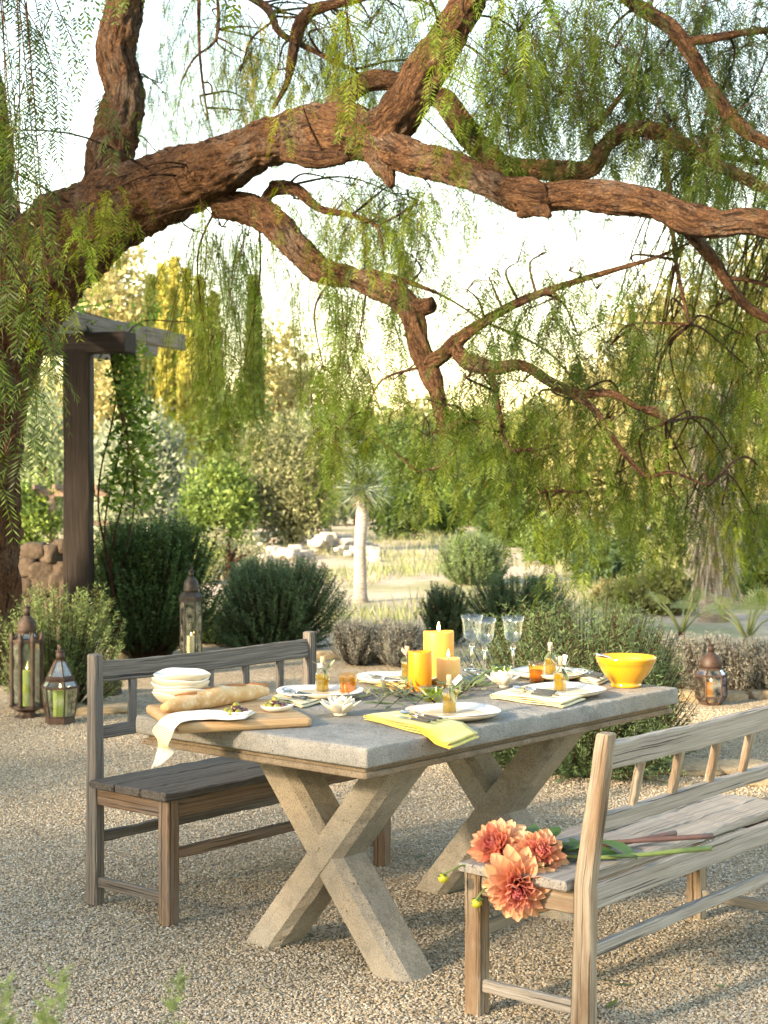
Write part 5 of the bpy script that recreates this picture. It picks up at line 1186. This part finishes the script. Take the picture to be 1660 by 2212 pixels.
# yellow mixing bowl and its spoon
yp = TG(1353, 1483)
yb_ = thing('mixing_bowl', yp, 0, 'deep yellow glazed mixing bowl on a ring foot at the table end', 'bowl')
MB().lathe([(.001, .002), (.046, .002), (.050, 0), (.054, .001), (.0545, .010), (.051, .012), (.060, .022), (.080, .045), (.096, .072), (.102, .086), (.1045, .088), (.1055, .096), (.1075, .098), (.1085, .106), (.106, .109), (.101, .107), (.096, .090), (.078, .048), (.056, .024), (.001, .018)], 56).build('bowl', MAT['yellow_glaze'], yb_)
sp = thing('serving_spoon', yp + Vector((-.088, -.01, .098)), .3, 'metal serving spoon handle resting on the rim of the yellow bowl', 'spoon')
MB().tube([(-.022, 0, .018), (0, 0, .013), (.03, 0, .004), (.075, 0, -.045)], [.006, .0055, .004, .003], 8).build('handle', MAT['steel'], sp)
MB().lathe([(.001, -.004), (.014, -.002), (.020, .004), (.018, .005), (.012, 0), (.001, -.002)], 16, (.085, 0, -.058)).build('scoop', MAT['steel'], sp)
# napkins: one strip folded to and fro
def napkin(c, mat, label, layers=4, hang=None, th=.0030):
    """c: corners in order start-left, end-left, end-right, start-right on the table"""
    A, B, C_, D_ = [Vector(x) for x in c]; root_p = (A + B + C_ + D_) / 4
    m = MB(); nx = 15; prof = []; zgap = .0055
    for l in range(layers):
        xs = np.linspace(0, 1, nx) if l % 2 == 0 else np.linspace(1, 0, nx)
        lo, hi = .015 * l * (1 if l % 2 else .5), 1 - .02 * ((l + 1) // 2)
        for x in xs: prof.append((lo + (hi - lo) * x, .0022 + zgap * l + .0016 * math.sin(9 * x + l)))
        if l < layers - 1:
            xe = hi if l % 2 == 0 else lo; sg = 1 if l % 2 == 0 else -1
            for q in (-.8, 0, .8): prof.append((xe + sg * .022 * math.cos(q), .0022 + zgap * (l + .5) + zgap * .75 * math.sin(q)))
    R, gc = [], []; L = 0
    ny = 9
    for j in range(ny):
        y = j / (ny - 1); ring = []
        for i, (x, z) in enumerate(prof):
            p_ = (A * (1 - x) + B * x) * (1 - y) + (D_ * (1 - x) + C_ * x) * y; p_.z = ZT
            drop = hang(p_) if hang else 0
            ring.append(p_ - root_p + Vector((0, 0, z + .0012 * math.sin(6 * y + 3 * x) + .0008 + drop))); gc.append((x * .2 + i * .0005, y * .12, 0))
        R.append(ring)
    root = thing('napkin', (root_p.x, root_p.y, ZT), 0, label, 'napkin', 'folded napkins on the table')
    for r in R:
        for p_ in r: p_.z -= 0
    R = [[Vector((p_.x, p_.y, p_.z + root_p.z - ZT)) for p_ in r] for r in R]
    o = m.rings(R, False, False, False, True, gc).build('cloth', mat, root)
    md = o.modifiers.new('thick', 'SOLIDIFY'); md.thickness = .0012; md.offset = 0
    return root, [A, B, C_, D_], layers * zgap + .004
def edge_drop(p_):
    d = (Vector((p_.x, p_.y, 0)) - TN).dot(sx_)
    return -min(.022, max(0, .006 - d) * .4) if d < .006 else 0
NQ = lambda *uv: [TG(u, v) for u, v in uv]
nk = {}
nk['B'] = napkin(NQ((786, 1556), (968, 1603), (1032, 1580), (858, 1547)), MAT['yellow_cloth'], 'printed yellow and orange napkin hanging over the table edge', 4, edge_drop)
nk['C'] = napkin(NQ((1060, 1510), (1212, 1531), (1262, 1514), (1106, 1496)), MAT['cream_cloth'], 'cream napkin in front of the plate by the yellow bowl')
nk['A'] = napkin(NQ((590, 1514), (650, 1531), (700, 1518), (625, 1500)), MAT['cream_cloth'], 'cream napkin tucked beside the baguette', 3)
nk['D'] = napkin(NQ((1236, 1468), (1290, 1482), (1318, 1470), (1272, 1459)), MAT['cream_cloth'], 'cream napkin between the far plate and the yellow bowl', 3)
nk['E'] = napkin(NQ((776, 1474), (872, 1497), (890, 1485), (800, 1470)), MAT['yellow_cloth'], 'printed yellow napkin under the half hidden plate by the candles', 3)
# cutlery
def cutlery(kind, p, d, label, flip=1):
    root = thing(kind, p, math.atan2(d.y, d.x), label, kind, 'cutlery on the napkins')
    MB().beam((.0, 0, .003), (.085, 0, .004), .011, .006, (0, 0, 1), 5, .0001, .002, w1=.014).build('handle', MAT['handle'], root)
    m = MB()
    if kind == 'knife': m.rings([[(x, -w, .002), (x, w, .002), (x, w, .0032), (x, -w, .0032)] for x, w in [(.001, .004), (-.02, .006), (-.06, .0085), (-.085, .007), (-.098, .002)]], smooth=False); nm = 'blade'
    elif kind == 'spoon':
        m.tube([(.002, 0, .003), (-.02, 0, .004), (-.045, 0, .006)], [.004, .003, .0025], 6); nm = 'bowl'
        R = []
        for i in range(7):
            t_ = i / 6; w = .015 * math.sin(math.pi * min(.97, .08 + .9 * t_)) ** .7; z = .007 - .005 * math.sin(math.pi * t_)
            R.append([(-.042 - .048 * t_, q * w, z + .006 * abs(q) ** 2) for q in (-1, -.5, 0, .5, 1)])
        m.rings(R, False, False, False, True)
    else:
        m.tube([(.002, 0, .003), (-.02, 0, .004), (-.05, 0, .006)], [.004, .003, .003], 6); nm = 'tines'
        m.rings([[(x, -w, z), (x, w, z), (x, w, z + .0015), (x, -w, z + .0015)] for x, w, z in [(-.045, .003, .005), (-.058, .010, .005), (-.068, .011, .004)]], smooth=False)
        for k in range(4): y = -.0088 + .0059 * k; m.rings([[(x, y - .0014, z), (x, y + .0014, z), (x, y + .0012, z + .0014), (x, y - .0012, z + .0014)] for x, z in [(-.066, .004), (-.085, .003), (-.100, .006)]], smooth=False)
    o = m.build(nm, MAT['steel'], root)
    return root
for key, where in (('B', 'the printed yellow napkin over the table edge'), ('C', 'the cream napkin by the yellow bowl'), ('A', 'the cream napkin beside the baguette'), ('D', 'the cream napkin at the table end'), ('E', 'the printed yellow napkin by the candles')):
    _, (A, B, C_, D_), hgt = nk[key]; d = ((B - A) + (C_ - D_)).normalized(); wv = (D_ - A); c = (A + B + C_ + D_) / 4
    for k, kind in enumerate(('knife', 'spoon', 'fork')):
        p_ = c + wv * (-.28 + .26 * k) - d * (.012 * k - .005); p_.z = ZT + hgt + .0005
        cutlery(kind, p_, (d + wv.normalized() * random.uniform(-.08, .08)), f'{kind} with a dark handle lying on {where}')
# olive sprigs along the middle of the table
for k, (u0, v0, u1, v1, lab) in enumerate([(880, 1500, 785, 1530, 'olive sprig reaching towards the ivory lotus by the board'), (890, 1505, 800, 1512, 'olive sprig lying behind the long one by the orange candle'), (905, 1508, 845, 1536, 'olive sprig drooping towards the near plate'), (900, 1500, 850, 1494, 'short olive sprig tucked against the orange candle'), (960, 1512, 1050, 1490, 'olive sprig reaching from the near bottle to the far lotus'), (990, 1500, 1062, 1470, 'olive sprig standing up before the far lotus'), (985, 1508, 1058, 1502, 'olive sprig lying beside the cream napkin'), (930, 1497, 880, 1486, 'olive sprig between the candles and the half hidden plate'), (1000, 1496, 960, 1488, 'small olive sprig at the foot of the peach candle'), (940, 1520, 900, 1532, 'small olive sprig under the green votive'), (870, 1510, 810, 1540, 'leafy olive sprig spilling over the bare concrete'), (1010, 1490, 1040, 1506, 'small olive sprig below the far lotus')]):
    a, b = TG(u0, v0), TG(u1, v1); root = thing('olive_sprig', a, 0, lab, 'olive sprig', 'olive sprigs down the table')
    e = b - a; L = e.length; mid = e * .5 + Vector((0, 0, .022 + .012 * random.random())); end = e + Vector((0, 0, .012 + .03 * random.random()))
    s_ = spline([(0, 0, .003, .0024), (*mid, .0018), (*end, .0010)], 6); MB().tube(s_[:, :3].tolist(), s_[:, 3].tolist(), 5).build('stem', MAT['twig'], root)
    n = max(8, int(L / .012))
    for i in range(n):
        f = (i + .5) / n; q = Vector(s_[min(len(s_) - 1, int(f * (len(s_) - 1))), :3]); dd = Vector(e.normalized())
        sd = Vector((-dd.y, dd.x, 0)) * (1 if i % 2 else -1); ds = dd * random.uniform(.3, .9) + sd * random.uniform(.4, 1) + Vector((0, 0, random.uniform(-.05, .7)))
        put_leaf(root, q, ds, random.uniform(.75, 1.15))
    put_leaf(root, end, e, 1.0)

# cutting board, bread, bowls, olives, linen
BZ = .029
bc0 = G(378, 1566, TZ + BZ); bang = math.radians(19.5)
bd = thing('cutting_board', (bc0.x, bc0.y, ZT), bang, 'thick wooden cutting board overhanging the table corner', 'board')
def rrect(x0, x1, y0, y1, r, n=6):
    o = []
    for cx, cy, a0 in ((x1 - r, y0 + r, -90), (x1 - r, y1 - r, 0), (x0 + r, y1 - r, 90), (x0 + r, y0 + r, 180)):
        for k in range(n + 1): a = math.radians(a0 + 90 * k / n); o.append((cx + r * math.cos(a), cy + r * math.sin(a)))
    return o
BW, BL = .42, .445
R = [[(x, y, z) for x, y in rrect(i, BW - i, i, BL - i, .018)] for i, z in ((.006, 0), (.001, .004), (0, .012), (0, .019), (.003, BZ - .003), (.008, BZ))]
MB().rings(R, smooth=True, gc=[(p_[0], p_[1], p_[2]) for r in R for p_ in r]).build('slab', MAT['board'], bd)
R = [[(x, y, BZ + .0004) for x, y in rrect(.09 + i, .25 - i, .022 + i, .040 - i, .0088 - i)] for i in (0, .002)]
MB().rings(R, cap0=False).build('grip_slot', m_plain('slot_shadow_wood', (.20, .11, .05), .8, .3), bd)  # flat dark patch on the board, the slot's shade put into its colour
ZB = TZ + BZ + .0018
bp = G(398, 1527, ZB); bp = Vector((bp.x - .012, bp.y + .02, ZB))
for k in range(5):
    root = thing('soup_bowl', bp + Vector((.003 * math.sin(k * 2), .003 * math.cos(k * 3), .0152 * k)), k * 1.1, ['lowest', 'second lowest', 'middle', 'second highest', 'topmost'][k] + ' white bowl of the stack behind the baguette', 'bowl', 'stacked white bowls')
    r = .090; w = lambda a, z, an: (a * (1 + .012 * math.sin(2 * an)), z + (.0042 * math.sin(2 * an + .5) + .0016 * math.sin(5 * an)) * (a / r) ** 2)
    MB().lathe([(.001, 0), (.036, 0), (.042, .003), (.068, .016), (.084, .032), (r, .044), (.0885, .0455), (.081, .034), (.064, .0188), (.040, .0065), (.001, .0055)], 44, wob=w).build('inside', MAT['white_glaze'], root)
    MB().lathe([(.037, -.0004), (.0435, .0025), (.0695, .0155), (.0857, .0318), (.0912, .0428), (.0908, .0438), (.0848, .0325), (.0685, .0165), (.0425, .0035), (.037, .0005)], 44, cap0=False, cap1=False, wob=w).build('outside', MAT['cream_glaze'], root)
# baguette
ba, bb = G(352, 1545, ZB), G(577, 1506, ZB)
bg = thing('baguette', ba, 0, 'crusty floured baguette with slashed golden crust on the cutting board', 'bread')
e = bb - ba; L = e.length; dx = e.normalized(); dy = Vector((-dx.y, dx.x, 0)); R = []
for i in range(40):
    t_ = i / 39; w = .0345 * (math.sin(math.pi * min(1, .03 + .94 * t_)) ** .42) * (1 + .05 * math.sin(t_ * 17)); ring = []
    for j in range(22):
        a = 2 * math.pi * j / 22; c, s = math.cos(a), math.sin(a); q = Vector((t_ * L, c * w, s * w))
        sl = max(0, math.sin(t_ * 4.3 * math.pi - c * 1.6 + .6)) ** 3 * (max(0, s) ** 2)
        rr = w * (1 + .05 * noise.noise(q * 30 + Vector((3, 0, 0))) + .16 * sl)
        ring.append(dx * (t_ * L) + dy * (c * rr) + Vector((0, 0, max(.0005, .0275 * (w / .0345) ** .3 + s * rr * (.86 if s > 0 else .98)))))
    R.append(ring)
MB().rings(R).build('loaf', MAT['crust'], bg)
for k in range(4):
    t0 = .13 + .235 * k; R = []
    for i in range(9):
        f = i / 8; t_ = t0 + .155 * f; y = .012 - .024 * f; hw = .0075 * math.sin(math.pi * f) + .0006
        zc = .0275 + .0345 * .86 * math.sqrt(max(.05, 1 - (y / .0345) ** 2)) * 1.06 * min(1, (math.sin(math.pi * min(1, .03 + .94 * t_)) ** .42))
        R.append([dx * (t_ * L) + dy * (y + q * hw) + Vector((0, 0, zc + h_ - .2 * abs(q * hw))) for q, h_ in ((-1, -.005), (-.6, .0012), (0, .0034), (.6, .0012), (1, -.005))])
    MB().rings(R, False, False, False, True).build('slash_crust', MAT['crust_dark'], bg)
# olive dishes
def dish(p, rz, s, label):
    root = thing('olive_dish', p, rz, label, 'dish', 'small white dishes of olives')
    def rad(a):
        q = ((a + math.pi) % (2 * math.pi)) - math.pi
        return s * (1 + .45 * math.exp(-(q / .32) ** 2) + .06 * math.cos(2 * a))
    prof = [(.5, 0), (.62, .0015), (.85, .008), (1.0, .0165), (.99, .0185), (.95, .0175), (.80, .010), (.55, .005)]
    R = [[(rad(a) * k * math.cos(a), rad(a) * k * math.sin(a), z + .006 * (k ** 3) * math.exp(-((((a + math.pi) % 6.2832) - math.pi) / .4) ** 2)) for a in np.linspace(0, 2 * math.pi, 44, endpoint=False)] for k, z in prof]
    MB().rings(R).build('dish', MAT['white_glaze'], root); return root
OM = {}
for nm, mt_ in (('green', 'green_olive'), ('black', 'black_olive')):
    x = OLIVE_GREEN.build('olive_shape', MAT[mt_]); OM[nm] = x.data; bpy.data.objects.remove(x)
ol_i = 0
for (u, v, rz, s_, lab, key) in [(510, 1543, -.5, .040, 'small white pointed dish of olives in front of the baguette middle', 'front dish'), (594, 1531, -.15, .042, 'small white leaf shaped dish of olives at the board corner', 'rear dish')]:
    p_ = G(u, v, ZB + .008); p_.z = ZB; dish(p_, rz, s_, lab)
    lay = [(0, 0)] + [(.0165, k * 1.047) for k in range(6)] + [(.031, k * .785 + .3) for k in range(8)]
    spots = [(r * math.cos(a), r * math.sin(a), .0135 + (.004 if r > .03 else 0)) for r, a in lay if True] + [(.010 * math.cos(a), .010 * math.sin(a), .0255) for a in (0.4, 2.5, 4.6)] + [(.0, .0, .036)]
    for i, (x, y, z) in enumerate(spots):
        green = (x < .004) ^ (i % 4 == 1)
        if abs(x) > .034: continue
        o = link('green_olive' if green else 'black_olive', OM['green' if green else 'black'])
        o.location = p_ + Vector((x * .92, y * .92, z)); o.rotation_euler = (random.uniform(1, 2), random.uniform(-.6, .6), random.uniform(0, 6)); o.scale = (1.25, 1.25, 1.15)
        tag(o, f'shiny {"green" if green else "dark purple"} olive heaped in the {"pointed dish before the baguette" if key == "front dish" else "leaf shaped dish at the board corner"}', 'olive', f'{"green" if green else "dark"} olives in the {key}')
# linen towel draped off the board corner
lt = thing('linen_towel', G(430, 1550, ZB), 0, 'white linen towel with yellow stripes draped off the board corner', 'towel')
LO = Vector(lt.location)
bk = [(556, 1540), (520, 1541), (470, 1537), (425, 1537), (390, 1541), (362, 1548)]
fr = [(528, 1556), (490, 1559), (455, 1556), (425, 1558), (402, 1562), (388, 1566)]
rowsB = [G(u, v, ZB + .003 + .004 * (i % 2)) for i, (u, v) in enumerate(bk)] + [P(344, 1560, 4.74), P(330, 1578, 4.70), P(342, 1600, 4.68), P(338, 1628, 4.68), P(328, 1660, 4.67)]
rowsF = [G(u, v, ZB + .003 + .004 * ((i + 1) % 2)) for i, (u, v) in enumerate(fr)] + [P(377, 1578, 4.66), P(370, 1596, 4.64), P(364, 1612, 4.63), P(378, 1624, 4.645), P(346, 1653, 4.65)]
sb = spline([(*p_, 0) for p_ in rowsB], 4)[:, :3]; sf = spline([(*p_, 0) for p_ in rowsF], 4)[:, :3]
R, gc = [], []; n = len(sb)
for i in range(n):
    ring = []
    for j in range(11):
        f = j / 10; wv = .005 * math.sin(f * 7 + i * .25) * (1.6 if i > 24 else .5); b_ = Vector(sb[i]) * (1 - f) + Vector(sf[i]) * f
        dn = Vector((0, -1, 0)) if i > 24 else Vector((0, 0, 1)); ring.append(b_ + dn * abs(wv) + Vector((0, 0, .0025 if i <= 24 else 0)) - LO); gc.append((i / n * .5, f * .13, 0))
    R.append(ring)
o = MB().rings(R, False, False, False, True, gc).build('cloth', MAT['linen'], lt); md = o.modifiers.new('thick', 'SOLIDIFY'); md.thickness = .0015; md.offset = 0

# ------------------------------------------------------------------ dahlias lying on the pale bench
def petal_mesh(name, L, W, curl, cup_):
    n, k = 6, 5; vv, ff, cc = [], [], []
    for i in range(n + 1):
        t_ = i / n; w = W / 2 * (math.sin(math.pi * (.16 + .74 * t_)) ** .6 if t_ < 1 else .10)
        for j in range(k): q = (j / (k - 1) - .5) * 2; vv.append((L * t_, q * w, curl * t_ * t_ + cup_ * w * q * q))
    for i in range(n):
        for j in range(k - 1): a = i * k + j; ff.append((a, a + k, a + k + 1, a + 1))
    me = bpy.data.meshes.new(name); me.from_pydata(vv, [], ff); me.polygons.foreach_set('use_smooth', [True] * len(ff)); return me
def m_petal(name, c0, c1):
    t = T(name); x = t.n('SeparateXYZ', {0: t.obj()}); f = t.ramp(t.math('MULTIPLY', x, 1.0), [(0, 0), (.9, 1)])
    r = t.n('ObjectInfo', out=5); c = t.mix(f, c0, c1); c = t.mix(t.math('MULTIPLY', r, .35), c, tuple(q * .72 for q in c0))
    return t.done(t.n('MixShader', {0: .3, 1: t.pb(c, .5), 2: t.n('BsdfTranslucent', {0: c})}))
PET = []
for k, (c0, c1, W, cu, cp) in enumerate([((.80, .37, .18), (.88, .56, .32), .46, .12, .7), ((.80, .32, .18), (.88, .50, .30), .44, .22, .8), ((.76, .22, .16), (.86, .40, .27), .42, .30, 1.0), ((.58, .085, .11), (.80, .28, .25), .34, .36, 1.0)]):
    me = petal_mesh('petal', 1.0, W, cu, cp); me.materials.append(m_petal(f'dahlia_petal_tone_{k}', c0, c1)); PET.append(me)
MAT['stem'] = m_plain('dahlia_stem', (.13, .07, .06), .5, .35, 40); MAT['stem_green'] = m_plain('green_stem', (.16, .22, .06), .5, .3, 40); MAT['dleaf'] = m_plain('dahlia_leaf', (.055, .115, .028), .5, .35, 25)
DLF = [leaf_mesh('dahlia_leaf', .11, .052, b, MAT['dleaf'], .25) for b in (-.03, .015)]
SZ = .433
def seat_pt(u, v, z): return G(u, v, z)
for di, (c, nv, R_, back, label) in enumerate([
    (P(1084, 1840, 4.57), (-.45, -.75, .50), .083, (1540, 1806, .452), 'peach dahlia lying farthest from the bench post'),
    (P(1158, 1860, 4.50), (.15, -.80, .55), .080, (1460, 1800, .450), 'peach dahlia with a deep red heart beside the bench post'),
    (P(1120, 1908, 4.43), (-.12, -.97, -.10), .088, (1536, 1832, .446), 'peach dahlia hanging head down over the end of the pale bench')]):
    R_ *= 1.2; nv = Vector(nv).normalized(); root = thing('dahlia', c, 0, label, 'flower', 'dahlias on the pale bench')
    e1 = nv.orthogonal().normalized(); e2 = nv.cross(e1); N = 120
    for i in range(N):
        t_ = i / N; a = i * 2.39996; el = math.radians(-28 + 104 * t_ ** .9 + random.uniform(-5, 5)); L = R_ * (.92 - .40 * t_) * random.uniform(.9, 1.08)
        rad = e1 * math.cos(a) + e2 * math.sin(a); d = rad * math.cos(el) + nv * math.sin(el)
        base = rad * R_ * .10 * (1 - t_) + nv * R_ * (.02 + .30 * t_)
        M_ = Matrix.Translation(base) @ frame(d, nv * 1.0 - rad * .9 * t_ + rad.cross(nv) * random.uniform(-.35, .35)) @ Matrix.Diagonal((L, L * random.uniform(.8, 1.05), L * random.uniform(.7, 1.5), 1))
        shared('petal', PET[min(3, int(t_ * 4.0 + random.uniform(-.2, .2)) if t_ > .06 else 0)], root, M=M_)
    end = seat_pt(*back) - c; s0 = -nv * R_ * .10
    q1 = s0 - nv * .05 + Vector((.03, .05, .0)); q1.z = max(q1.z, SZ + .012 - c.z)
    q2 = end * .45 + Vector((0, 0, .004)); q2.z = max(q2.z, SZ + .012 - c.z)
    st = spline([(*s0, .004), (*q1, .0045), (*q2, .006), (*end, .0085)], 7)
    MB().tube(st[:, :3].tolist(), st[:, 3].tolist(), 8).build('stem', MAT['stem'] if di < 2 else MAT['stem_green'], root)
    for j, f in enumerate((.10, .16, .22, .28, .36, .44, .52, .60, .70)):
        q = Vector(st[int(f * (len(st) - 1)), :3]); dd = Vector(end).normalized(); sdv = Vector((-dd.y, dd.x, 0)) * (1 if (j + di) % 2 else -1)
        put_leaf(root, q + Vector((0, 0, .004)), dd * random.uniform(.2, .9) + sdv * .7 + Vector((0, 0, random.uniform(-.02, .25))), random.uniform(.9, 1.4), DLF, (0, 0, 1))
for (u, v, Y, su, sv, sY, lab) in [(958, 1898, 4.46, 1040, 1868, 4.55, 'yellow green dahlia bud held out left past the bench leg'), (1030, 1952, 4.42, 1065, 1915, 4.47, 'yellow green dahlia bud drooping below the bench end'), (1192, 1936, 4.40, 1172, 1912, 4.45, 'yellow green dahlia bud beside the bench post')]:
    p_ = P(u, v, Y); root = thing('dahlia_bud', p_, 0, lab, 'flower bud', 'dahlia buds on the pale bench')
    MB().lathe([(.0008, -.013), (.009, -.011), (.0145, -.003), (.0145, .004), (.010, .011), (.001, .013)], 14, wob=lambda r, z, a: (r * (1 + .06 * math.cos(7 * a)), z)).build('bud', m_plain('bud_' + str(u), (.42, .40, .03), .5, .4, 120), root)
    e = P(su, sv, sY) - p_; MB().tube([(0, 0, .012), tuple(e * .45 + Vector((0, 0, .018))), tuple(e)], [.0028, .0026, .003], 6).build('stem', MAT['stem_green'], root)
    for k in range(5):
        a = k * 1.257; put_leaf(root, (0, 0, .012), (math.cos(a), math.sin(a), .1 - .5 * (k % 2)), .19, DLF, name='sepal')
# a few fallen leaves on the gravel
for k, (u, v, lab) in enumerate([(893, 1853, 'pale green fallen leaf on the gravel under the table'), (1188, 2111, 'fallen leaf on the gravel between the pale bench legs'), (1296, 2116, 'fallen leaf on the gravel right of the pale bench post'), (1326, 2128, 'narrow fallen leaf behind the pale bench post'), (1545, 2130, 'yellow fallen leaf lying alone under the pale bench stretcher'), (1310, 2178, 'fallen leaf close to the foot of the pale bench post'), (994, 1748, 'small fallen leaf between the two crossed trestles')]):
    p_ = G(u, v, .004); o = link('fallen_leaf', random.choice(OLF)); o.location = p_; o.rotation_euler = (random.uniform(-.2, .2), random.uniform(-.1, .1), random.uniform(-1, 1)); o.scale = (1.2, 1.4, 1)
    tag(o, lab, 'leaf', 'fallen leaves on the gravel')

lt_ = Leaves(); n = 900
Yl = 3.4 + 8.5 * rng.random(n) ** 1.3; Xl = (rng.random(n) - .5) * Yl * .55; a = rng.random(n) * 6.283
d = nrm(np.stack([np.cos(a), np.sin(a), rng.normal(0, .12, n)], 1)); sd = nrm(np.cross(d, np.array([0, 0, 1.0]) + rng.normal(0, .25, (n, 3))))
k_ = rng.random((n, 1)); lt_.add(np.stack([Xl, Yl, np.full(n, .006)], 1), d, sd, rng.uniform(.012, .038, n), .0055, np.array((.20, .22, .07)) * k_ + np.array((.34, .24, .12)) * (1 - k_))
lt_.build('leaf_litter', MAT['leaf'], label='tiny dry leaflets littered over the gravel', cat='leaf litter')
